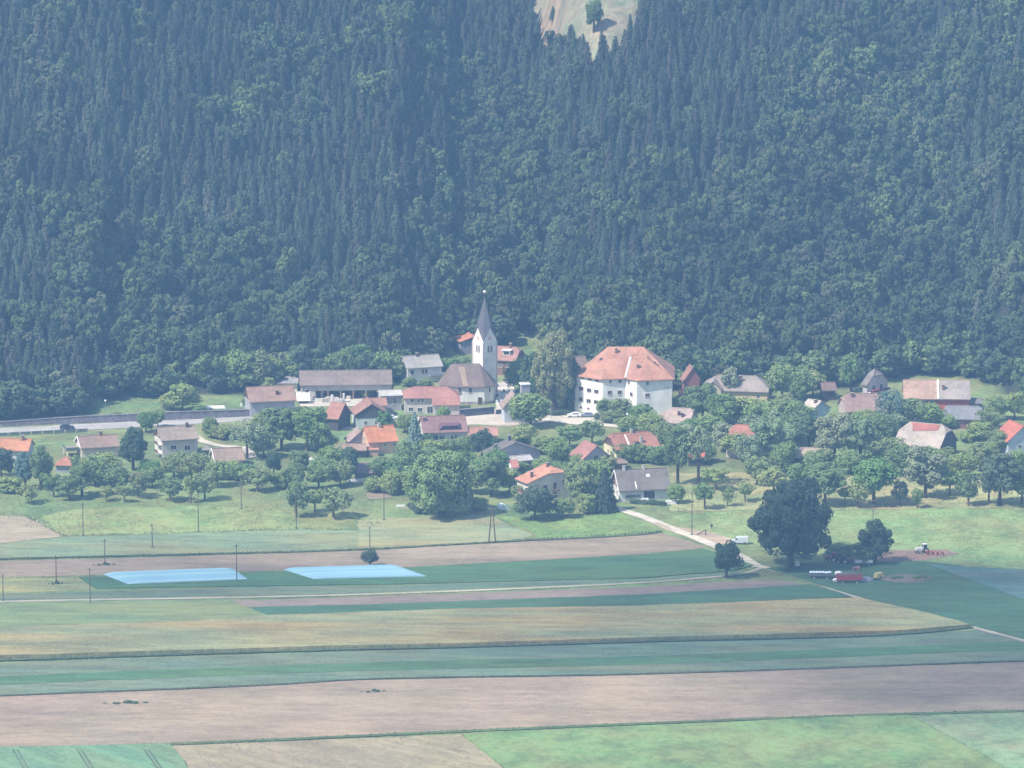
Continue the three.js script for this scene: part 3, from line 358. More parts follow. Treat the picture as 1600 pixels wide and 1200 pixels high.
house({ name: 'garden_shed', cat: 'shed', label: 'brown hip roofed shed above the dark roofed farmhouse', e: E2(957, 982, 724), wh: 2.4, D: 5, vr: 716, rot: 10, clip: [0.6, 0.8], roof: '#84695e', wall: '#6e5a50' });
const h25 = house({ name: 'farmhouse', label: 'white farmhouse with broad slate grey roof at the end of the track', e: E2(967, 1050, 765.5), wh: 3.4, D: 11, vr: 732.5, rot: 12, roof: '#63605f', wall: '#e2e0dc', verge: 'left', gwin: [[2, 2, 1, 1.4], [-2, 2, 1, 1.4], [0, 4.6, 1, 1.2]], chim: [[-0.32, 0.98, 1.2], [0.05, 1, 1]], chimC: '#d8d4cf', timber: 'left' });
{ const { hD, L, ye, rise, zz, hd } = h25.H; part('barn_door', box(3.2, 2.2, 0.2, L * 0.08, ye - 1.7, hD + 0.1), M('#4f4b4e', 'wood'), h25); part('balcony_rail', box(4.6, 0.8, 0.2, -L * 0.22, ye - 1.9, hD + 0.15), M('#8a8684', 'wood'), h25); part('firewall_coping', box(0.3, 0.2, 2.6).rotateX(Math.atan2(rise, hd)).translate(-L * 0.16, ye + rise * 0.22 + 0.15, zz(0.22)), WHITE, h25); for (const x of [0.09, 0.12]) part('skylight', box(0.6, 0.1, 1).rotateX(Math.atan2(rise, hd)).translate(L * x, ye + rise * 0.66 + 0.12, zz(0.66)), M('#dfe3e6', null, 0.2), h25); }
const h26 = house({ label: 'three storey house with salmon half hipped roof and pale gable', e: [[804, 747], [824, 756]], L: 10.5, wh: 6, D: 18.5, vr: 729, rot: -64, clip: [0, 0.32], roof: '#cc8068', wall: '#dbd1c6', rwin: [[-2.7, 5.0, 1.2, 1.5], [3.7, 4.0, 1.4, 1.7], [3.4, 1.0, 1.4, 1.5], [0.4, 1.0, 1.6, 0.9]], chim: [[0.12, 0.3, 1.6], [-0.1, 0.95, 1.2]] });
{ const { wl, hD } = h26.H; const d = part('balcony_door', box(0.14, 3.4, 1.0, wl + 0.04, 3.6, 0.4), M('#6c6266', 'wood'), h26); part('railing', box(0.5, 0.9, 2.4, wl + 0.3, 2.9, 0.4), M('#9c9490', 'wood'), d); const b = part('balcony', box(8, 0.25, 1.6, 0, 2.6, hD + 0.8), M('#d2cac4'), h26); part('railing', box(8, 0.95, 0.12, 0, 3.15, hD + 1.55), M('#7a4b48', 'wood'), b); }
house({ label: 'pink roofed rear wing joined behind the salmon roofed house', e: [[800, 730], [812, 731]], L: 11, wh: 7, D: 9, vr: 719, rot: 8, roof: '#b9635f', wall: '#e5e3e0' });
const h27 = house({ label: 'dark slate roofed house with grey gable above the salmon roof', e: [[752, 703], [765, 713]], L: 13, wh: 4.2, D: 16.5, vr: 688, rot: -68, roof: '#55545a', wall: '#aaa6aa', rwin: [[2.9, 2.6, 1.4, 1.5]], chim: [[-0.12, 0.95, 1.6], [0.05, 0.35, 1.4]], chimC: '#4a4a50' });
house({ name: 'lean_to', cat: 'shed', label: 'pale metal lean-to roof in front of the slate roofed house', e: [[795, 725], [834, 715]], L: 9.5, wh: 3.4, D: 4.5, vr: 712, rot: 22, rise: 1.1, roof: '#b9b4b6', wall: '#8e8a90' });
const h28 = house({ label: 'house with maroon roof and long dark dormer', e: E2(661, 732, 675.5), wh: 4.2, D: 11, vr: 649.5, rot: 10, roof: '#85555a', wall: '#c9c7bc', win: [[681, 685, 1.6, 1.9], [691, 684, 1.6, 1.2], [707, 685, 0.8, 1.5], [713, 684, 0.8, 1.5]], chim: [[-0.42, 0.75, 1.0]] });
{ const { ye, rise, zz, L } = h28.H; const y = ye + rise * 0.14, z = zz(0.14), a = 0.11 * L; const d = part('dormer', slabs([[V3(a - 3.7, y, z + 0.2), V3(a - 2.4, y + 1.35, z + 0.2), V3(a - 2.4, y + 1.9, z - 2.6), V3(a - 3.9, y + 1.6, z - 2.6)], [V3(a - 2.4, y + 1.35, z + 0.2), V3(a + 2.4, y + 1.35, z + 0.2), V3(a + 2.4, y + 1.9, z - 2.6), V3(a - 2.4, y + 1.9, z - 2.6)], [V3(a + 2.4, y + 1.35, z + 0.2), V3(a + 3.7, y, z + 0.2), V3(a + 3.9, y + 1.6, z - 2.6), V3(a + 2.4, y + 1.9, z - 2.6)]], 0.15), M('#6e4a50', 'roof'), h28); part('pane', polysGeo([[V3(a - 3.3, y, z), V3(a + 3.3, y, z), V3(a + 2.3, y + 1.2, z), V3(a - 2.3, y + 1.2, z)]]), M('#4c4148', null, 0.3), d); }
house({ name: 'garage', cat: 'garage', label: 'low salmon roofed annex right of the maroon roof', e: E2(732, 779, 681), wh: 3, D: 7, vr: 667.5, rot: 6, roof: '#b5766a', wall: '#bdb3ac', chim: [[0.1, 0.6, 1]] });
const h30 = house({ label: 'house with vivid orange roof and peach gable', e: E2(576, 623, 690.5), wh: 4, D: 9, vr: 665.5, rot: 20, roof: '#d27246', wall: '#d9b49a', win: [[603, 696, 0.6, 1], [617, 696, 0.6, 1]], gwin: [[-1.6, 1.6, 0.8, 1.5], [1.6, 1.6, 0.8, 1.5], [0, 4.4, 0.8, 1.2]], chim: [[0.0, 0.92, 1.3]], chimC: '#d9cfc6' });
{ const p = G(580, 712), g = thing('porch', 'low pink flat roofed porch in front of the orange roof', 'porch', p, 0.08); part('wall', box(4.2, 2.6, 3, 0, 0.8, 0), M('#c8a696', 'wall'), g); part('roof', box(4.8, 0.25, 3.6, 0, 2.2, 0), M('#c98f7a', 'roof'), g); part('door', box(0.9, 1.9, 0.1, -1.2, 0.9, 1.53), DARKWOOD, g); }
house({ name: 'carport', cat: 'shed', label: 'long low brown roofed carport left of the pink porch', e: E2(523, 573, 704), wh: 2.5, D: 6, vr: 693.5, rot: 4, roof: '#98766a', wall: '#5c5352' });
house({ label: 'small pink grey roofed cottage left of the vivid orange roof', e: [[537, 684], [545, 691]], L: 7, wh: 3, D: 6.5, vr: 671, roof: '#a58a86', wall: '#aaa2a6', rwin: [[0.4, 2.1, 1.2, 1.3]] });
house({ name: 'shed', cat: 'shed', label: 'long shed with mauve roof behind the large green tree', e: E2(553, 614, 738.5), wh: 2.5, D: 7, vr: 723.5, rot: 4, roof: '#84707a', wall: '#6b6467' });
house({ name: 'shed', cat: 'shed', label: 'dark shed with vivid red roof behind the tall trunks', e: E2(1074, 1103, 714), wh: 3, D: 5, vr: 706.5, rot: 0, roof: '#c4483c', wall: '#3f3a3c' });
house({ label: 'red roof patch of a house hidden among dense trees', e: E2(1132, 1172, 697), wh: 4, D: 12, vr: 664, rot: -24, roof: '#a4584c', wall: '#c2b8ae', clip: [0.2, 0.2] });
house({ label: 'pale blue house with whitish roof', e: [[1246, 639], [1266, 646.5]], L: 10, wh: 3.2, D: 10, vr: 625, rot: -42, roof: '#c9beb4', wall: '#9fc3cf', rwin: [[1.8, 2.4, 1.2, 1.2], [2, 4.6, 0.8, 0.9]], chim: [[0.2, 0.8, 1]] });
house({ label: 'pinkish brown roofed house behind the pale blue house', e: E2(1322, 1384, 643), wh: 3.5, D: 13, vr: 615, rot: 8, roof: '#95736e', wall: '#bcaaa2', clip: [0.35, 0.2], chim: [[-0.25, 0.85, 1.2]] });
const h38 = house({ name: 'chalet', label: 'tall grey chalet with half hipped roof and flower balcony', e: [[1345, 597], [1354, 605]], L: 11, wh: 6, D: 9.5, vr: 575, rot: -50, clip: [0.3, 0.45], roof: '#6c686c', wall: '#b9b3b6', rwin: [[-1.8, 4.7, 1.2, 1.6], [1.8, 4.7, 1.2, 1.6], [2, 1.7, 1.4, 1.6], [-1.4, 1.7, 1.4, 1.6]] });
{ const { wl, hD } = h38.H; const b = part('balcony', box(1.5, 0.25, 8.8, wl + 0.75, 3.3, 0), M('#c9c0b8'), h38); part('railing', box(0.14, 0.9, 8.8, wl + 1.5, 3.85, 0), M('#573a3a', 'wood'), b); part('flower_box', box(0.5, 0.4, 3.4, wl + 1.7, 4.1, 2.5), M('#b05a50'), b); part('awning', box(2, 0.5, 3.2, wl + 1.2, 2.6, 3), WHITE, b); }
const h39 = house({ name: 'farmhouse', label: 'long farmhouse with half salmon half grey roof and red wall', e: E2(1412, 1516, 623.5), wh: 4.6, D: 12, vr: 594, rot: -3, roof: '#b88f7e', wall: '#b95e50', stripe: 0.02, chim: [[0.1, 0.5, 1.6]], win: [[1448, 629, 1, 1.2], [1456, 629, 1, 1.2], [1440, 629, 1, 1.2]] });
{ const { L, ye, rise, zz } = h39.H; part('grey_tile_half', slabs([[V3(L * 0.04, ye + 0.06, zz(0) + 0.02), V3(L * 0.5 + 0.02, ye + 0.06, zz(0) + 0.02), V3(L * 0.5 + 0.02, ye + rise + 0.06, 0), V3(L * 0.04, ye + rise + 0.06, 0)]], 0.1), M('#9f9389', 'roof'), h39); }
house({ name: 'barn', cat: 'barn', label: 'blue grey roofed outbuilding with round porch before the red wall', e: E2(1476, 1534, 655), wh: 3.2, D: 11, vr: 634, rot: -6, clip: [0.2, 0.2], roof: '#737b86', wall: '#84605a', win: [[1500, 658, 1.4, 1.2]] });
house({ name: 'carport', cat: 'shed', label: 'dark open carport at the end of the red wall', e: E2(1506, 1534, 630), wh: 3, D: 6, vr: 624, rot: -10, roof: '#5d646c', wall: '#4a4b50' });
const h41 = house({ name: 'barn', cat: 'barn', label: 'huge old barn with pale patched roof and dark timber gable', e: E2(1396, 1466, 699), wh: 4, D: 15, vr: 661.5, rot: -27, clip: [0.35, 0.3], roof: '#b3a59b', wall: '#4b4650' });
{ const { L, hd, ye, rise, zz } = h41.H; part('red_tile_patch', slabs([[V3(-L * 0.2, ye + rise * 0.64 + 0.12, zz(0.64)), V3(L * 0.3, ye + rise * 0.74 + 0.12, zz(0.74)), V3(L * 0.32, ye + rise + 0.12, 0), V3(-L * 0.3, ye + rise + 0.12, 0)]], 0.08), M('#a5665a', 'roof'), h41); }
house({ label: 'house with vivid red roof and pale blue gable at the right edge', e: [[1552, 681], [1572, 690]], L: 11, wh: 4, D: 10, vr: 661, roof: '#c0503e', wall: '#bcc6d2', rwin: [[1, 2, 1, 1.3]] });
house({ name: 'shed', cat: 'shed', label: 'pink roofed low shed at the right picture edge', e: E2(1576, 1640, 720), wh: 2.8, D: 7, vr: 707, rot: 0, roof: '#b08c86', wall: '#b7aca6' });
house({ name: 'shed', cat: 'shed', label: 'tan roofed hay shed hidden in the right orchard', e: [[1236, 714], [1290, 718]], L: 11, wh: 3, D: 8, vr: 700, rot: -20, roof: '#a89684', wall: '#4c454b' });
house({ name: 'garden_shed', cat: 'shed', label: 'tiny red roofed hut between dark trees', e: E2(1274, 1291, 677), wh: 3, D: 4, vr: 669, rot: -20, roof: '#b4685a', wall: '#6a5a54' });
house({ name: 'garden_shed', cat: 'shed', label: 'dark maroon shed at the forest edge', e: E2(1284, 1308, 610), wh: 3.4, D: 6, vr: 597, rot: 5, roof: '#6d4d50', wall: '#54464a' });

// ---------------------------------------------------------------- tree shapes (unit crowns: 1 m wide, 1 m high, base at 0)
function leafGeo(list) { // list of [pos, normal, size]
  const P = new Float32Array(list.length * 18), N = new Float32Array(list.length * 18), a = V3(0, 0, 0), b = V3(0, 0, 0); let o = 0;
  for (const [p, n, s] of list) {
    a.set(rr(-1, 1), rr(-1, 1), rr(-1, 1)).cross(n).normalize(); b.copy(n).cross(a); const bend = rr(0.1, 0.4) * s, k = rr(0.55, 0.9);
    const q = [[-1, 0], [0, -k], [1, 0], [0, k]].map(([x, y]) => V3(p.x + (a.x * x + b.x * y) * s - n.x * bend * Math.abs(x), p.y + (a.y * x + b.y * y) * s - n.y * bend * Math.abs(x), p.z + (a.z * x + b.z * y) * s - n.z * bend * Math.abs(x)));
    for (const i of [0, 1, 3, 1, 2, 3]) { P[o] = q[i].x; P[o + 1] = q[i].y; P[o + 2] = q[i].z; N[o] = n.x; N[o + 1] = n.y; N[o + 2] = n.z; o += 3; }
  }
  const g = new THREE.BufferGeometry(); g.setAttribute('position', new THREE.BufferAttribute(P, 3)); g.setAttribute('normal', new THREE.BufferAttribute(N, 3)); g.computeVertexNormals(); return g;
}
function crownGeo(sd, { lobes = 16, leaves = 2600, leaf = 0.035, flat = 1, open = 0, cone = 0, lump = 0 }) {
  seed(sd); const L = [], out = [];
  if (lump) { lobes = 0; for (let k = 0; k < lump; k++) { const y = k / (lump - 1) * 1.6 - 0.85, a = k * 2.4 + rr(-0.6, 0.6), R = Math.sqrt(Math.max(0, 1 - (y < 0 ? 0.45 : 1) * y * y)) * rr(0.6, 1.0), r = rr(0.14, 0.23), c = V3(Math.cos(a) * R * 0.31, 0.5 + y * 0.34, Math.sin(a) * R * 0.31); L.push([c, r]); for (let q = 0; q < 6; q++) { const d = V3(rr(-1, 1), rr(-0.4, 1), rr(-1, 1)).normalize(); L.push([c.clone().addScaledVector(d, r * 0.8), r * rr(0.3, 0.5)]); } } }
  for (let k = 0; k < lobes; k++) { const y = (k + 0.5) / lobes * 1.7 - 0.85, a = k * 2.4 + rr(-0.5, 0.5), R = Math.sqrt(Math.max(0, 1 - y * y)) * rr(0.45, 1.12) * (1 - cone * (y + 1) / 2); L.push([V3(Math.cos(a) * R * 0.35, 0.5 + y * 0.35, Math.sin(a) * R * 0.35), rr(0.09, 0.235) * (1 - 0.3 * cone) * (1 - open * 0.25)]); }
  L.push([V3(0, 0.5, 0), 0.3 - open * 0.12]);
  let n = 0, guard = 0; while (n < leaves && guard++ < leaves * 20) {
    const [c, r] = L[Math.floor(rnd() * L.length)], d = V3(rr(-1, 1), rr(-1, 1), rr(-1, 1)); if (d.lengthSq() > 1 || d.lengthSq() < 0.02) continue; d.normalize();
    const p = c.clone().addScaledVector(d, r * rr(0.8, 1.08)); if (L.some(([q, w]) => w * 0.72 > p.distanceTo(q)) && rnd() < 0.9) continue;
    if (open && rnd() < open * vnoise(p.x * 14 + sd, p.y * 14 + p.z * 9, sd)) { n++; continue; }
    p.y = 0.5 + (p.y - 0.5) * flat; d.add(V3(rr(-0.7, 0.7), rr(-0.35, 0.75), rr(-0.7, 0.7))).normalize(); out.push([p, d, leaf * rr(0.6, 1.4)]); n++;
  }
  if (!open) for (const [c, r] of L) for (let k = 0; k < 5; k++) out.push([V3(c.x, 0.5 + (c.y - 0.5) * flat, c.z), V3(rr(-1, 1), rr(-1, 1), rr(-1, 1)).normalize(), r * 0.8]); // big leaf quads added inside each lobe to block light through the crown
  return leafGeo(out);
}
function spruceGeo(sd, tiers = 15, per = 13) {
  seed(sd); const out = [];
  for (let t = 0; t < tiers; t++) { const y = t / tiers, R = 0.5 * Math.pow(1 - y, 0.66) + 0.015, m = Math.max(4, Math.round(per * (0.45 + R * 1.3))); for (let k = 0; k < m; k++) { const a = (k + rr(-0.3, 0.3)) / m * 6.283 + t, r = R * rr(0.75, 1.15); for (let q = 0; q < 3; q++) { const f = (q + 0.7) / 3; const p = V3(Math.cos(a) * r * f, y + 0.05 - f * r * 0.22 + rr(-0.01, 0.01), Math.sin(a) * r * f); out.push([p, V3(Math.cos(a + rr(-0.6, 0.6)) * 0.75, rr(0.45, 0.9), Math.sin(a + rr(-0.6, 0.6)) * 0.75).normalize(), (0.05 + 0.055 * (1 - y)) * rr(0.8, 1.2)]); } } }
  out.push([V3(0, 1, 0), V3(1, 0, 0), 0.03], [V3(0, 0.98, 0), V3(0, 0, 1), 0.03]);
  return leafGeo(out);
}
function trunkGeo(sd, limbs = 5) { // unit height 1, radius scaled with it
  seed(sd); const list = [new THREE.CylinderGeometry(0.022, 0.04, 0.62, 7).translate(0, 0.3, 0)];
  for (let k = 0; k < limbs; k++) { const a = k * 2.4 + rr(-0.4, 0.4), l = rr(0.28, 0.42), t = rr(0.4, 0.75); list.push(new THREE.CylinderGeometry(0.006, 0.018, l, 5).translate(0, l / 2, 0).rotateZ(-t).rotateY(a).translate(0, rr(0.3, 0.58), 0)); }
  return join(list);
}
const CROWN = { big: [0, 1, 2, 3, 4].map(i => crownGeo(100 + i, { lump: 8 + i, leaves: 7500, leaf: 0.0195 })), mid: [0, 1, 2, 3, 4, 5, 6].map(i => crownGeo(200 + i, { lobes: 15 + i * 2, leaves: 3400, leaf: 0.027, cone: [0, 0.2, 0, 0.35, 0, 0.1, 0.25][i] })), fruit: [0, 1, 2, 3, 4, 5].map(i => crownGeo(300 + i, { lobes: 13 + i, flat: [1, 0.85, 1, 0.8, 1.05, 0.9][i], leaves: 2300, leaf: 0.034, open: 0.45 })), huge: [0].map(i => crownGeo(150, { lump: 19, leaves: 17000, leaf: 0.0145 })), sparse: [0, 1].map(i => crownGeo(400 + i, { lobes: 22, leaves: 2600, leaf: 0.026, open: 0.9 })), tall: [0, 1, 2].map(i => crownGeo(500 + i, { lobes: 18, leaves: 3200, leaf: 0.029, cone: 0.45 })), wood: [0, 1, 2, 3, 4, 5].map(i => crownGeo(600 + i, { lump: 6 + i % 3, leaves: 2000, leaf: 0.034 })), spruce: [0, 1, 2].map(i => spruceGeo(700 + i)), dense: [0, 1].map(i => spruceGeo(720 + i, 24, 16)) };
const TRUNK = [trunkGeo(801), trunkGeo(802, 6), trunkGeo(803, 4)], BARK = M('#5a4b40', 'wood', 1), BARK_L = M('#76685c', 'wood', 1), POLETRUNK = new THREE.CylinderGeometry(0.006, 0.017, 1, 6).translate(0, 0.5, 0);
const LEAFV = new Map(), leafVar = (tone, k) => { const key = tone + k; if (!LEAFV.has(key)) { const c = LEAF[tone].color.clone(); c.offsetHSL([0, -0.015, 0.02, 0.01][k], [0, -0.06, 0.02, -0.03][k], [0, 0.015, -0.012, -0.02][k]); LEAFV.set(key, M('#' + c.getHexString())); } return LEAFV.get(key); };
const LEAF = { light: M('#7d8d4d'), mid: M('#6b7f49'), green: M('#647f42'), dark: M('#4d6143'), deep: M('#40563c'), olive: M('#7a8150'), grey: M('#7c8a62'), blue: M('#557063'), spruce: M('#35492f') };
let tk = 0;
function tree(u, v, h, w, kind, tone, label, group, opt = {}) {
  seed(9000 + tk * 17); const p = opt.at || G(u, v), names = { fruit: 'fruit_tree', spruce: 'spruce_tree', dense: 'spruce_tree', bush: 'bush' }, cat = kind === 'bush' ? 'bush' : 'tree';
  const g = thing(names[kind] || 'broadleaf_tree', label, cat, p, rr(0, 6.28), group), set = kind === 'bush' ? CROWN.mid : CROWN[kind], geo = set[tk++ % set.length];
  const low = kind === 'bush' ? -0.03 : kind === 'spruce' || kind === 'dense' ? 0.03 : opt.low ?? (kind === 'fruit' ? 0.2 : 0.13), c = part('crown', geo, leafVar(tone, tk % 4), g), cf = kind === 'spruce' || kind === 'dense'; c.position.y = low * h; c.scale.set(w * 1.12 * (cf ? 1 : rr(0.88, 1.14)), (1 - low) * h * (cf ? 1 : rr(0.97, 1.08)), w * 1.12 * rr(0.88, 1.1)); if (!cf) c.rotation.set(rr(-0.1, 0.1), 0, rr(-0.1, 0.1));
  if (kind !== 'bush') { const t = part('trunk', kind === 'spruce' || kind === 'dense' ? POLETRUNK : TRUNK[tk % 3], kind === 'fruit' ? BARK_L : BARK, g); t.scale.set(h * (opt.fat || 1), h * 0.92, h * (opt.fat || 1)); t.position.y = -0.3; } else { const t = part('stem', POLETRUNK, BARK, g); t.scale.set(h * 3, h * 0.4, h * 3); t.position.y = -0.2; }
  return g;
}
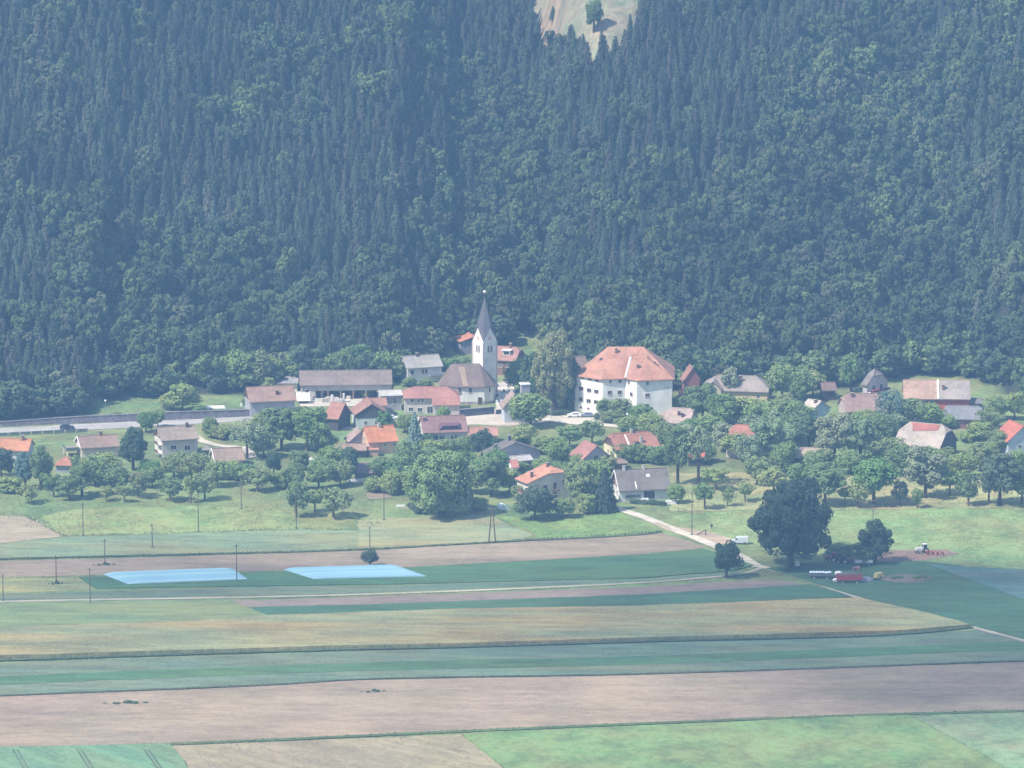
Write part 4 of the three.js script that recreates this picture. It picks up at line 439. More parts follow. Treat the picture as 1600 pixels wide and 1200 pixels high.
// village, orchard and field trees: [photo x, photo y of the foot, height, width, kind, tone, label, group]
const OL = ['small fruit tree on the sunny grass of the left orchard', 'left orchard fruit trees'], OR_ = ['leafy fruit tree on the dry grass of the right orchard', 'right orchard fruit trees'], VL = ['broadleaf tree among the houses in the village', 'village garden trees'], VR = ['broadleaf tree in the dense gardens right of the castle', 'garden trees right of the castle'], SH = ['leafy bush in a village garden', 'garden bushes'], HG = ['clipped green shrub in the hedge below the red roof', 'hedge below the red roof'];
const TREES = [
  [2, 745, 9.6, 9, 'big', 'deep', 'dark tree before the orange roof at the left edge'], [40, 764, 11.5, 8, 'mid', 'blue', 'bluish tree left of the red hipped shed'], [64, 766, 13.5, 7.5, 'tall', 'mid', 'tall tree beside the red hipped shed'], [14, 768, 5, 9, 'bush', 'light', ...SH], [44, 787, 6, 7, 'fruit', 'light', ...OL], [84, 777, 8, 7, 'fruit', 'mid', ...OL], [108, 781, 8, 9, 'fruit', 'mid', ...OL], [128, 775, 12, 9.5, 'big', 'mid', 'tallest tree of the left orchard below the brown roof', null, { low: 0.2 }], [166, 783, 5, 4.4, 'fruit', 'light', ...OL], [194, 785, 6, 5, 'fruit', 'olive', ...OL], [182, 772, 9, 9, 'fruit', 'mid', ...OL], [164, 752, 9.5, 10, 'mid', 'light', 'light green tree below the low brown roofed house'], [148, 758, 9, 9, 'mid', 'green', ...VL], [208, 735, 14, 9, 'tall', 'deep', 'dense dark tree left of the balcony house'], [216, 778, 8, 8, 'fruit', 'olive', ...OL], [238, 762, 6.5, 9, 'mid', 'mid', ...VL], [272, 748, 8.5, 9, 'mid', 'mid', 'round tree before the balcony house'], [235, 738, 4, 8, 'bush', 'green', ...SH], [266, 783, 8, 10, 'fruit', 'mid', ...OL], [298, 786, 9, 4, 'fruit', 'light', ...OL], [320, 782, 9, 8, 'fruit', 'mid', ...OL], [303, 750, 9, 10, 'mid', 'olive', ...VL], [340, 760, 8, 9, 'fruit', 'light', ...OL], [352, 748, 6, 9, 'bush', 'light', ...SH], [402, 768, 8, 10, 'fruit', 'mid', ...OL], [383, 752, 6, 9, 'bush', 'mid', ...SH],
  [386, 717, 13, 13, 'sparse', 'grey', 'thin open tree beside the low pinkish barn', null, { low: 0.3 }], [330, 684, 7, 6, 'mid', 'mid', ...VL], [349, 686, 5, 7, 'bush', 'light', ...SH], [247, 668, 6, 6, 'mid', 'light', 'small tree by the main road above the balcony house'], [228, 676, 7, 6, 'mid', 'green', ...VL], [285, 643, 10, 13, 'mid', 'light', 'round tree on the bank above the stone wall'], [262, 640, 6, 6, 'bush', 'light', ...SH], [368, 604, 13, 12, 'mid', 'light', ...VL], [402, 608, 13, 13, 'mid', 'olive', ...VL], [438, 600, 11, 12, 'mid', 'light', ...VL], [420, 614, 6, 7, 'bush', 'light', ...SH], [345, 606, 7, 7, 'bush', 'light', ...SH],
  [440, 702, 15, 14, 'big', 'mid', 'broad dark green tree before the red barn roof'], [480, 705, 14, 14, 'big', 'green', 'round tree beside the dark timber barn'], [412, 715, 9, 8, 'mid', 'mid', ...VL], [428, 744, 8, 6, 'tall', 'deep', 'small dark conical tree above the left orchard'], [462, 766, 9, 9, 'fruit', 'mid', ...OL], [498, 764, 9, 10, 'mid', 'mid', ...VL], [532, 760, 8, 9, 'mid', 'mid', ...VL], [546, 752, 11, 8, 'tall', 'dark', 'dark tree left of the mauve shed'], [463, 808, 11, 8, 'fruit', 'mid', 'fruit tree beside the pole at the orchard corner'], [492, 800, 8, 7, 'fruit', 'light', ...OL], [521, 809, 10, 11, 'fruit', 'mid', 'broad fruit tree at the lower right corner of the left orchard'], [520, 730, 7, 9, 'bush', 'light', ...SH], [470, 732, 6, 8, 'bush', 'mid', ...SH], [505, 706, 6, 8, 'bush', 'mid', ...SH],
  [689, 805, 20, 22, 'huge', 'green', 'huge bright green tree beside the vegetable garden', null, { low: 0.0 }], [625, 762, 11, 10, 'mid', 'mid', ...VL], [645, 745, 12, 9, 'mid', 'mid', ...VL], [612, 772, 7, 8, 'bush', 'light', ...SH], [648, 702, 12, 6, 'spruce', 'blue', 'slim bluish spruce left of the maroon roof'], [600, 668, 6, 7, 'bush', 'green', ...SH], [632, 676, 6, 6, 'mid', 'light', ...VL], [677, 714, 6, 9, 'bush', 'light', ...SH], [700, 712, 6, 8, 'bush', 'mid', ...SH], [753, 716, 9, 8, 'mid', 'deep', 'dark round tree left of the slate roofed house'], [768, 775, 12, 12, 'big', 'mid', ...VL], [796, 770, 8, 8, 'mid', 'light', ...VL], [735, 770, 9, 9, 'mid', 'mid', ...VL], [782, 742, 8, 9, 'mid', 'green', ...VL], [836, 812, 10, 12, 'mid', 'dark', 'round tree before the salmon roofed house'], [880, 808, 6, 8, 'mid', 'mid', ...VL], [906, 790, 14, 12, 'big', 'mid', ...VL], [928, 772, 9.5, 11, 'mid', 'light', ...VL], [945, 799, 13, 8, 'dense', 'spruce', 'dark conical spruce left of the white farmhouse'], [918, 802, 6, 8, 'bush', 'light', ...SH], [893, 755, 6.5, 9, 'mid', 'green', ...VL], [693, 662, 6, 5, 'mid', 'light', 'small tree in the square before the church'], [829, 668, 12, 13, 'mid', 'light', 'light tree before the transformer tower'], [812, 612, 11, 10, 'mid', 'mid', ...VL], [866, 642, 26, 15, 'huge', 'olive', 'tall olive green tree between church and castle', null, { low: 0.04 }], [842, 636, 20, 10, 'big', 'dark', 'dark tree beside the tall olive green tree', null, { low: 0.02 }], [885, 640, 18, 9, 'tall', 'dark', 'dark narrow tree left of the castle wall', null, { low: 0.02 }],
  [943, 652, 6, 6, 'mid', 'mid', ...VL], [970, 656, 8, 9, 'mid', 'mid', ...VL], [1000, 660, 6, 9, 'bush', 'mid', ...SH], [985, 676, 6, 10, 'bush', 'light', ...SH], [1015, 678, 7, 10, 'bush', 'light', ...SH], [956, 660, 4, 8, 'bush', 'mid', ...SH], [890, 700, 8, 10, 'fruit', 'mid', ...VL], [925, 694, 8, 9, 'fruit', 'mid', ...VL], [850, 707, 6, 10, 'bush', 'light', ...SH], [818, 692, 6, 10, 'bush', 'light', ...SH], [870, 722, 7, 10, 'bush', 'light', ...SH],
  [970, 720, 6, 8, 'bush', 'mid', ...HG], [990, 722, 6, 8, 'bush', 'mid', ...HG], [1008, 722, 6, 8, 'bush', 'mid', ...HG], [1026, 724, 6, 8, 'bush', 'mid', ...HG], [1059, 756, 19, 10, 'big', 'mid', 'tall tree with bare trunk right of the white farmhouse', null, { low: 0.26, fat: 0.7 }], [1091, 758, 20, 11, 'sparse', 'grey', 'tall greyish tree with bare trunk before the red shed', null, { low: 0.3, fat: 0.7 }], [1040, 702, 9, 8, 'mid', 'mid', ...VL], [1056, 786, 6, 6, 'mid', 'light', 'small bushy tree at the right end of the white farmhouse'],
  [1098, 660, 13, 13, 'big', 'mid', ...VR], [1128, 666, 11, 12, 'mid', 'green', ...VR], [1156, 662, 9, 12, 'mid', 'light', ...VR], [1188, 666, 9, 12, 'mid', 'light', ...VR], [1218, 672, 11, 12, 'mid', 'light', ...VR], [1240, 666, 9, 12, 'mid', 'mid', ...VR], [1141, 628, 12, 8, 'tall', 'grey', 'thin greyish tree standing before the wide beige house'], [1196, 730, 17, 14, 'big', 'grey', ...VR], [1168, 740, 12, 10, 'mid', 'grey', ...VR], [1220, 742, 11, 10, 'mid', 'mid', ...VR], [1130, 705, 10, 10, 'mid', 'grey', ...VR], [1110, 690, 9, 10, 'mid', 'light', ...VR], [1178, 692, 9, 10, 'mid', 'grey', ...VR], [1264, 702, 11.5, 11, 'big', 'dark', 'dark tree behind the tan hay shed'], [1304, 720, 15, 12, 'big', 'grey', ...VR], [1344, 722, 15, 12, 'big', 'grey', ...VR], [1246, 690, 9, 10, 'mid', 'mid', ...VR], [1390, 668, 14, 10, 'sparse', 'blue', 'bluish open tree before the tall grey chalet'], [1425, 664, 9, 11, 'mid', 'mid', ...VR], [1452, 666, 8, 10, 'mid', 'light', ...VR], [1376, 690, 9, 11, 'mid', 'mid', ...VR], [1352, 664, 5, 8, 'mid', 'light', ...VR], [1300, 662, 3.5, 8, 'bush', 'light', ...SH], [1281, 650, 3.5, 5, 'bush', 'mid', ...SH], [1222, 625, 13, 12, 'mid', 'light', ...VR], [1248, 628, 12, 10, 'mid', 'mid', ...VR], [1270, 620, 9, 9, 'mid', 'light', ...VR], [1330, 612, 14, 9, 'tall', 'mid', ...VR], [1062, 606, 14, 10, 'tall', 'dark', 'dark tree against the right castle wall'],
  [1118, 766, 8, 10, 'fruit', 'light', ...OR_], [1183, 757, 9, 10, 'fruit', 'mid', ...OR_], [1101, 796, 9, 7, 'fruit', 'mid', 'upright fruit tree nearest to the white track'], [1137, 791, 6, 4.4, 'fruit', 'light', ...OR_], [1164, 784, 6.5, 6, 'fruit', 'light', ...OR_], [1209, 771, 9, 10, 'fruit', 'light', ...OR_], [1250, 768, 10, 11, 'fruit', 'mid', ...OR_], [1289, 790, 13, 13, 'mid', 'mid', 'broad tree behind the right side of the big dark tree', null, { low: 0.24 }], [1320, 788, 6, 6, 'fruit', 'light', ...OR_], [1340, 793, 9, 8, 'fruit', 'light', ...OR_], [1365, 787, 15, 14, 'mid', 'green', 'largest right orchard tree with pale forked trunk', null, { low: 0.26 }], [1407, 790, 8, 5.5, 'fruit', 'dark', ...OR_], [1433, 794, 6.5, 4.5, 'fruit', 'mid', ...OR_], [1446, 778, 16, 14, 'big', 'grey', 'big greyish tree below the huge old barn', null, { low: 0.14 }], [1484, 775, 9, 9, 'fruit', 'light', ...OR_], [1513, 790, 10, 8, 'fruit', 'mid', ...OR_], [1545, 786, 10, 8, 'fruit', 'grey', ...OR_], [1562, 789, 16, 12, 'big', 'dark', 'tall dark tree at the right end of the right orchard', null, { low: 0.22 }], [1597, 787, 11, 10, 'fruit', 'mid', ...OR_], [1410, 742, 10, 11, 'mid', 'mid', ...OR_], [1502, 748, 8.5, 9, 'mid', 'light', ...OR_], [1532, 736, 9.5, 10, 'mid', 'mid', ...OR_], [1582, 758, 11, 10, 'mid', 'light', ...OR_], [1475, 742, 9, 9, 'fruit', 'light', ...OR_], [1530, 700, 9, 11, 'mid', 'light', ...VR], [1512, 690, 3.5, 7, 'mid', 'green', ...VR], [1582, 700, 5, 9, 'bush', 'mid', ...SH], [1560, 655, 8, 9, 'mid', 'light', ...VR], [1585, 655, 9, 9, 'mid', 'light', ...VR], [1545, 668, 6, 9, 'bush', 'mid', ...SH], [1480, 668, 5, 8, 'bush', 'light', ...SH],
  ...[[600, 748, 7, 'mid'], [588, 768, 5, 'light'], [652, 772, 8, 'mid'], [745, 748, 6, 'mid'], [760, 738, 5, 'light'], [806, 752, 6, 'mid'], [818, 780, 5, 'mid'], [850, 738, 5, 'light'], [868, 750, 6, 'green'], [873, 772, 6, 'mid'], [748, 797, 4, 'light'], [662, 700, 5, 'mid'], [722, 706, 5, 'light'], [672, 726, 6, 'mid'], [700, 730, 5, 'mid'], [720, 738, 7, 'green'], [905, 735, 5, 'light'], [930, 742, 5, 'mid'], [950, 735, 5, 'light'], [560, 700, 4, 'light'], [400, 690, 6, 'mid'], [410, 668, 5, 'light'], [395, 640, 5, 'mid'], [500, 745, 6, 'mid'], [440, 762, 5, 'light'], [1035, 690, 6, 'mid'], [1062, 700, 7, 'grey'], [1080, 690, 8, 'mid'], [1100, 722, 6, 'mid'], [1150, 715, 8, 'light'], [1200, 690, 8, 'mid'], [1225, 700, 8, 'grey'], [1285, 730, 6, 'light'], [1330, 740, 7, 'mid'], [1375, 722, 8, 'mid'], [1405, 712, 6, 'light'], [1455, 690, 3, 'mid'], [1545, 720, 6, 'light'], [1560, 705, 7, 'mid'], [1600, 690, 5, 'light'], [1440, 730, 7, 'mid'], [1270, 740, 7, 'mid'], [1310, 690, 8, 'mid'], [1335, 680, 7, 'light'], [1400, 680, 7, 'grey'], [1360, 640, 3, 'light'], [1225, 648, 7, 'mid'], [1090, 640, 7, 'mid'], [640, 604, 3.4, 'light'], [664, 605, 3, 'mid'], [180, 657, 3, 'light'], [312, 652, 4, 'mid'], [600, 615, 5, 'light'], [575, 620, 5, 'light'], [565, 614, 4, 'light'], [700, 588, 7, 'mid'], [722, 584, 6.5, 'light'], [640, 566, 7, 'mid'], [615, 596, 8, 'mid'], [600, 588, 9, 'light'], [560, 582, 10, 'green'], [530, 586, 9, 'light'], [500, 588, 8, 'mid'], [830, 580, 5, 'light'], [1080, 590, 9, 'mid'], [1060, 640, 5, 'light']].map(([u, v, h, t]) => [u, v, h, h * 1.15 + 1.5, h > 5.5 ? 'mid' : 'bush', t, ...(h > 5.5 ? VL : SH)]),
  [579, 885, 5, 4.5, 'mid', 'deep', 'single small dark tree on the brown strip between the plastic covers'], [1135, 903, 10.5, 8.5, 'mid', 'deep', 'dark tree beside the farm track junction', null, { low: 0.1 }], [1235, 886, 24.5, 23.5, 'huge', 'deep', 'huge dark tree beside the parked machinery', null, { low: 0.05 }], [1368, 880, 12.5, 11, 'big', 'deep', 'round dark tree between machinery and tractor', null, { low: 0.03 }], [1312, 866, 3.6, 9, 'bush', 'mid', 'round green bush between the two big dark trees'], [1352, 882, 4.5, 6, 'bush', 'mid', 'low bush before the round dark tree'],
];
// trees without a label of their own are told apart by look and by the nearest building
const SHORT = l => { const w = l.split(/ (?:beside|behind|at the|below|in the|in front|above|left of|right of|among|between|before|on the|partly|tucked|facing|hidden|joined) /)[0]; return SITES.filter(q => q[2].startsWith(w)).length > 1 || w.split(' ').length < 3 ? l : w; };
SITES.push([G(742, 632).x, G(742, 628).z, 'white village church'], [G(975, 648).x, G(975, 640).z, 'large white manor']);
const pools = new Map();
function tell(p, first) { let b = null, bd = 1e9; for (const q of SITES) { const d = Math.hypot(q[0] - p.x, (q[1] - p.z) * 0.8); if (d < bd) { bd = d; b = q; } } const dx = p.x - b[0], dz = p.z - b[1], dir = Math.abs(dz) > Math.abs(dx) ? (dz > 0 ? 'in front of' : 'behind') : dx < 0 ? 'left of' : 'right of'; return `${first} ${dir} the ${SHORT(b[2])}`.split(' ').slice(0, 16).join(' '); }
const TONE = { light: 'light green', mid: 'mid green', green: 'fresh green', dark: 'dark green', deep: 'very dark', olive: 'olive', grey: 'greyish', blue: 'bluish', spruce: 'dark' }, SHARED = [OL, OR_, VL, VR, SH, HG].map(a => a[0]);
const ORD = ['leftmost', 'second from left', 'third from left', 'fourth from left', 'fifth from left', 'sixth from left', 'seventh from left', 'eighth from left'];
function sortOut(items, labelOf, set, xOf) { const m = new Map(); for (const t of items) { const l = labelOf(t); if (!m.has(l)) m.set(l, []); m.get(l).push(t); } for (const [l, a] of m) if (a.length > 1) { a.sort((p, q) => xOf(p) - xOf(q)); a.forEach((t, i) => set(t, `${l.split(' ').slice(0, 12).join(' ')}, ${a.length === 2 ? ['left one', 'right one'][i] : i === a.length - 1 ? 'rightmost' : ORD[i] || 'further right'}`)); } }
const AUTO = TREES.filter(t => SHARED.includes(t[6]));
for (const t of AUTO) { const p = G(t[0], t[1]), w = t[3], size = t[4] === 'bush' ? (w > 8.5 ? 'wide ' : 'small ') : t[2] > 11 ? 'tall ' : t[2] < 7 ? 'small ' : '', kind = t[4] === 'bush' ? 'bush' : t[4] === 'fruit' ? 'fruit tree' : 'tree', l = tell(p, `${size}${TONE[t[5]]} ${kind}`); t[6] = l; }
sortOut(AUTO, t => t[6], (t, l) => { t[6] = l; }, t => t[0]);
for (const t of TREES) tree(...t);

// ---------------------------------------------------------------- forest on the hill
{
  const list = []; seed(4242);
  const cell = new Map(), key = (x, d) => Math.floor(x / 8) + '|' + Math.floor(d / 8), clear = (x, d, r) => { for (let a = -1; a < 2; a++) for (let b = -1; b < 2; b++) for (const q of cell.get(key(x + a * 8, d + b * 8)) || []) if (Math.hypot(q[0] - x, q[1] - d) < Math.min(7.5, (r + q[2]) * 0.66)) return false; return true; };
  for (let k0 = 0; k0 < 110000; k0++) {
    const X = rr(-240, 240), dd = 1425 + 385 * rnd(), s = dd - toe(X); if (s < 1 || inGlade(X, -dd) >= 0) continue;
    const p = V3(X, height(X, -dd), -dd), [u, v] = proj(p); if (u < -70 || u > 1670 || v < -190) continue;
    const n = fbm(X / 34, dd / 34, 31), edge = sstep(120, 10, s) * 0.26 + (s < 11 ? 1 : 0), right = sstep(950, 1350, u) * 0.16, broad = n + edge + right + (rnd() - 0.5) * 0.24 > 0.575;
    const k = (0.7 + 0.6 * rnd()) * (0.5 + 1.0 * fbm(X / 28, dd / 28, 44)) * (s < 11 ? 1.45 : 1), w0 = rr(4.6, 7.2), big = rnd(), R = broad ? 2.6 + 2.6 * big : w0 * 0.47; if (!clear(X, dd, R)) continue; { const q = key(X, dd); if (!cell.has(q)) cell.set(q, []); cell.get(q).push([X, dd, R]); }
    const h = (broad ? 11 + 7.5 * big + rr(-1, 1) : rr(11, 17)) * (s < 11 ? 0.72 : 1);
    list.push({ p, u, v, s, broad, h, w: broad ? (R * 2.1 + 1) * rr(0.95, 1.2) : w0, tone: rnd(), k });
  }
  const C = { broad: [[0.066, 0.10, 0.036], [0.054, 0.088, 0.036], [0.09, 0.122, 0.042], [0.044, 0.072, 0.034], [0.076, 0.09, 0.045]], spruce: [[0.036, 0.055, 0.03], [0.03, 0.048, 0.03], [0.043, 0.062, 0.032], [0.05, 0.052, 0.036], [0.038, 0.06, 0.037]] };
  const LM = [[40, 'above the left end of the main road'], [110, 'above the road fence'], [165, 'above the street lamp on the bank'], [230, 'above the green bank'], [290, 'above the round bank tree'], [350, 'above the white tarpaulin'], [410, 'above the reddish brown roof'], [470, 'behind the flat pale shed'], [540, 'behind the very long barn'], [610, 'behind the right end of the long barn'], [665, 'behind the white house on the slope'], [720, 'behind the small orange red roof'], [757, 'behind the church spire'], [815, 'above the grass behind the pink roof'], [870, 'behind the tall olive tree'], [930, 'behind the left part of the castle'], [985, 'behind the castle ridge'], [1050, 'behind the right corner of the castle'], [1110, 'behind the narrow brick red house'], [1170, 'behind the wide beige house'], [1240, 'above the gardens beside the beige house'], [1300, 'behind the dark maroon shed'], [1372, 'behind the grey chalet'], [1435, 'behind the left half of the long farmhouse'], [1500, 'behind the right half of the long farmhouse'], [1550, 'above the meadow beside the red wall'], [1600, 'above the pale yard at the right edge']];
  const place = u => LM.reduce((a, b) => Math.abs(b[0] - u) < Math.abs(a[0] - u) ? b : a)[1], BT = ['pale green', 'mid green', 'yellow green', 'dark green', 'olive'], ST = ['dark', 'very dark', 'mossy', 'brownish', 'bluish'];
  for (const kind of ['broad', 'spruce']) {
    const all = list.filter(t => t.broad === (kind === 'broad')).sort((a, b) => a.s - b.s), inView = all.filter(t => t.u > -20 && t.u < 1620 && t.v - t.h * 4.6 < 640), near = inView.slice(0, kind === 'broad' ? 130 : 280), far = all.filter(t => !near.includes(t));
    const tones = [1, 1.6].flatMap(f => C[kind].map(c => new THREE.MeshStandardMaterial({ color: new THREE.Color(c[0] * f, c[1] * f, c[2] * f), roughness: 0.95, side: THREE.DoubleSide })));
    for (const t of near) t.label = `${t.h > 15.4 ? 'tall' : t.h < 13.5 ? 'short' : 'medium'} ${kind === 'broad' ? BT[Math.floor(t.tone * 53) % 5] + ' broadleaf' : ST[Math.floor(t.tone * 53) % 5] + ' spruce'} ${t.s < 14 ? 'at the forest foot' : t.s < 28 ? 'low on the slope' : 'up the slope'} ${place(t.u)}`;
    sortOut(near, t => t.label, (t, l) => { t.label = l; }, t => t.u);
    for (const t of near) {
      const pl = place(t.u), word = kind === 'broad' ? 'broadleaf' : 'spruce', g = thing(kind === 'broad' ? 'broadleaf_tree' : 'spruce_tree', t.label, 'tree', t.p, t.tone * 6.28, `${word} trees at the forest foot ${pl}`);
      const set = kind === 'broad' ? CROWN.wood : CROWN.spruce, lo = kind === 'broad' ? 0.06 : 0.08, c = part('crown', set[Math.floor(t.tone * 97) % set.length], tones[Math.floor(t.tone * 53) % 5 + (t.k > 1.15 ? 5 : 0)], g); c.position.y = lo * t.h; c.scale.set(t.w * 1.1, (1 - lo) * t.h, t.w * 1.1);
      const b = part('trunk', POLETRUNK, BARK, g); b.scale.set(t.h, t.h * 0.9, t.h); b.position.y = -0.4;
    }
    const sets = kind === 'broad' ? CROWN.wood : CROWN.spruce, groups = new THREE.Group(); groups.name = kind === 'broad' ? 'broadleaf_forest' : 'spruce_forest'; tag(groups, kind === 'broad' ? 'broadleaf crowns of the wooded hillside' : 'dark spruce crowns of the wooded hillside', 'forest', null, 'stuff'); scene.add(groups);
    sets.forEach((geo, i) => {
      const mine = far.filter((t, k) => k % sets.length === i), m = shadowed(new THREE.InstancedMesh(geo, M('#ffffff', null, 0.95), mine.length)), q = new THREE.Quaternion(), col = new THREE.Color(); m.name = 'crowns'; m.userData = { kind: 'stuff' };
      mine.forEach((t, k) => { q.setFromAxisAngle(V3(0, 1, 0), t.tone * 6.28); m.setMatrixAt(k, new THREE.Matrix4().compose(V3(t.p.x, t.p.y + t.h * 0.05, t.p.z), q, V3(t.w * 1.1, t.h, t.w * 1.1))); const c = C[kind][Math.floor(t.tone * 53) % 5]; m.setColorAt(k, col.setRGB(c[0] * t.k, c[1] * t.k, c[2] * t.k)); });
      groups.add(m);
    });
  }
  // glade trees near the top edge
  for (const [u, v, h, w, k, l] of [[928, 50, 12.5, 9, 'tall', 'tall tree standing alone in the hilltop clearing'], [864, 30, 5, 3, 'spruce', 'tiny spruce at the left side of the hilltop clearing'], [893, 76, 9, 5, 'spruce', 'dark spruce at the lower edge of the hilltop clearing'], [911, 78, 6, 3.4, 'spruce', 'smaller spruce at the lower edge of the hilltop clearing']]) tree(u, v, h, w, k, k === 'tall' ? 'mid' : 'spruce', l);
}

// ---------------------------------------------------------------- stone wall, fences, poles, lamp
{
  const bot = [[-120, 674], [0, 667], [100, 662.5], [240, 658], [392, 651]].map(([u, v]) => G(u, v)), hts = [1.2, 1.4, 2.2, 2.6, 2.2], pos = [], seg = [];
  const g = thing('retaining_wall', 'long grey stone retaining wall above the main road', 'wall', bot[2]), c = new THREE.CatmullRomCurve3(bot), n = 70; seed(5150);
  const at = i => { const p = c.getPointAt(i / n).sub(bot[2]), t = i / n * 4, k = Math.min(3, Math.floor(t)); return [p, hts[k] + (hts[k + 1] - hts[k]) * (t - k)]; }, W = [], K = [];
  for (let i = 0; i < n; i++) { const [a, ha] = at(i), [b, hb] = at(i + 1), q = (p, y, z) => V3(p.x, p.y + y, p.z + z); W.push([q(a, -0.5, 0), q(b, -0.5, 0), q(b, hb, -0.25), q(a, ha, -0.25)], [q(b, -0.5, -1), q(a, -0.5, -1), q(a, ha, -0.9), q(b, hb, -0.9)]); K.push([q(a, ha + 0.2, -0.1), q(b, hb + 0.2, -0.1), q(b, hb + 0.2, -1.1), q(a, ha + 0.2, -1.1)]); }
  part('masonry', polysGeo(W), M('#87838a', 'stone', 1), g); part('coping', slabs(K, 0.2), M('#8d8a8c', 'stone', 1), g);
}
{ // dark slatted fence on the valley side of the road
  const A = G(-40, 684), B = G(137, 675), n = 60, g = thing('fence', 'dark slatted fence along the valley side of the main road', 'fence', A), d = B.clone().sub(A), th = Math.atan2(-d.z, d.x);
  for (let i = 0; i <= n; i += 1) { const p = d.clone().multiplyScalar(i / n), m = part(i % 6 ? 'slat' : 'post', i % 6 ? box(0.5, 1.1, 0.05, 0, 0.65, 0) : box(0.14, 1.4, 0.14, 0, 0.6, 0), M('#4e5c58'), g); m.position.copy(p); m.rotation.y = th; }
  const r = part('rail', box(d.length(), 0.1, 0.08, d.length() / 2, 1.0, 0.06), M('#4a5654'), g); r.rotation.order = 'YXZ'; r.rotation.y = th; r.rotation.z = Math.asin(d.y / d.length());
}
function pole(u, v, vt, label) { const p = G(u, v), h = (v - vt) / pxm(p) / 0.98, g = thing('utility_pole', label, 'pole', p); part('post', cyl(0.1, 0.15, h + 0.6, 8, 0, h / 2 - 0.3, 0), POLEWOOD, g); part('crossarm', box(1.2, 0.12, 0.12, 0, h - 0.5, 0.12), POLEWOOD, g); for (const x of [-0.5, 0.5]) part('insulator', cyl(0.06, 0.08, 0.25, 6, x, h - 0.32, 0.12), M('#b8b4ae'), g); part('foot', new THREE.ConeGeometry(0.75, 0.9, 9).translate(0, 0.3, 0), LEAF.dark, g); return [p, h]; }
for (const [u, v, t, l] of [[141, 945, 887, 'utility pole on the farm track at the left'], [370, 909, 850, 'utility pole at the right end of the left plastic cover'], [238, 856, 818, 'utility pole on the pale strip below the left orchard'], [310, 831, 770, 'utility pole at the edge of the yellow meadow strip'], [130, 837, 786, 'thin utility pole beside the sandy corner field'], [164, 882, 842, 'utility pole standing in a weed patch on the brown strip'], [88, 912, 868, 'utility pole with a bush at its foot on the dry strip'], [5, 939, 897, 'utility pole at the left picture edge'], [377, 795, 752, 'utility pole on the grass of the left orchard'], [463, 825, 770, 'utility pole before the orchard corner tree'], [578, 862, 822, 'utility pole above the single small tree'], [1081, 836, 768, 'utility pole beside the white gravel track'], [1364, 812, 780, 'utility pole behind the round dark tree'], [1247, 886, 878, 'short marker post beside the information board']]) pole(u, v, t, l);
{ const p = G(769, 848), h = (848 - 793) / pxm(p) / 0.98, g = thing('a_frame_pole', 'wooden A-frame power pole on the straw coloured strip', 'pole', p); for (const s of [-1, 1]) { const m = part('leg', cyl(0.14, 0.2, h + 0.4, 8, 0, h / 2, 0), POLEWOOD, g); m.position.set(s * 1.0, -0.3, 0); m.rotation.z = s * Math.atan2(0.85, h); } part('crossarm', box(2.2, 0.16, 0.16, 0, h - 0.5, 0), POLEWOOD, g); part('brace', box(1.1, 0.12, 0.12, 0, h * 0.45, 0), POLEWOOD, g); for (const x of [-0.9, 0, 0.9]) part('insulator', cyl(0.07, 0.09, 0.3, 6, x, h - 0.25, 0), M('#b8b4ae'), g);
  const a = V3(p.x, p.y + h - 0.1, p.z), to = G(600, 812).add(V3(0, 9, 0)); for (const k of [-0.9, 0.9]) { const q = new THREE.CatmullRomCurve3([a.clone().add(V3(k, 0, 0)), a.clone().lerp(to, 0.5).add(V3(k, -1.2, 0)), to.clone().add(V3(k, 0, 0))]); const w = shadowed(new THREE.Mesh(new THREE.TubeGeometry(q, 16, 0.03, 4), METAL_DARK)); w.name = numbered('power_line'); tag(w, 'thin power line running left from the A-frame pole', 'cable', 'power lines'); scene.add(w); } pole(600, 812, 764, 'utility pole left of the large green tree'); }
for (const [u, v, t, l] of [[165, 642, 627, 'street lamp with white globe above the stone wall'], [861, 654, 631, 'street lamp with white globe beside the square'], [980, 668, 648, 'street lamp with white globe below the castle']]) { const p = G(u, v), h = (v - t) / pxm(p), g = thing('street_lamp', l, 'lamp', p); part('post', cyl(0.06, 0.1, h + 0.4, 8, 0, h / 2 - 0.2, 0), STEEL, g); part('globe', new THREE.SphereGeometry(0.35, 12, 8).translate(0, h + 0.25, 0), M('#f2f2f0', null, 0.3), g); }

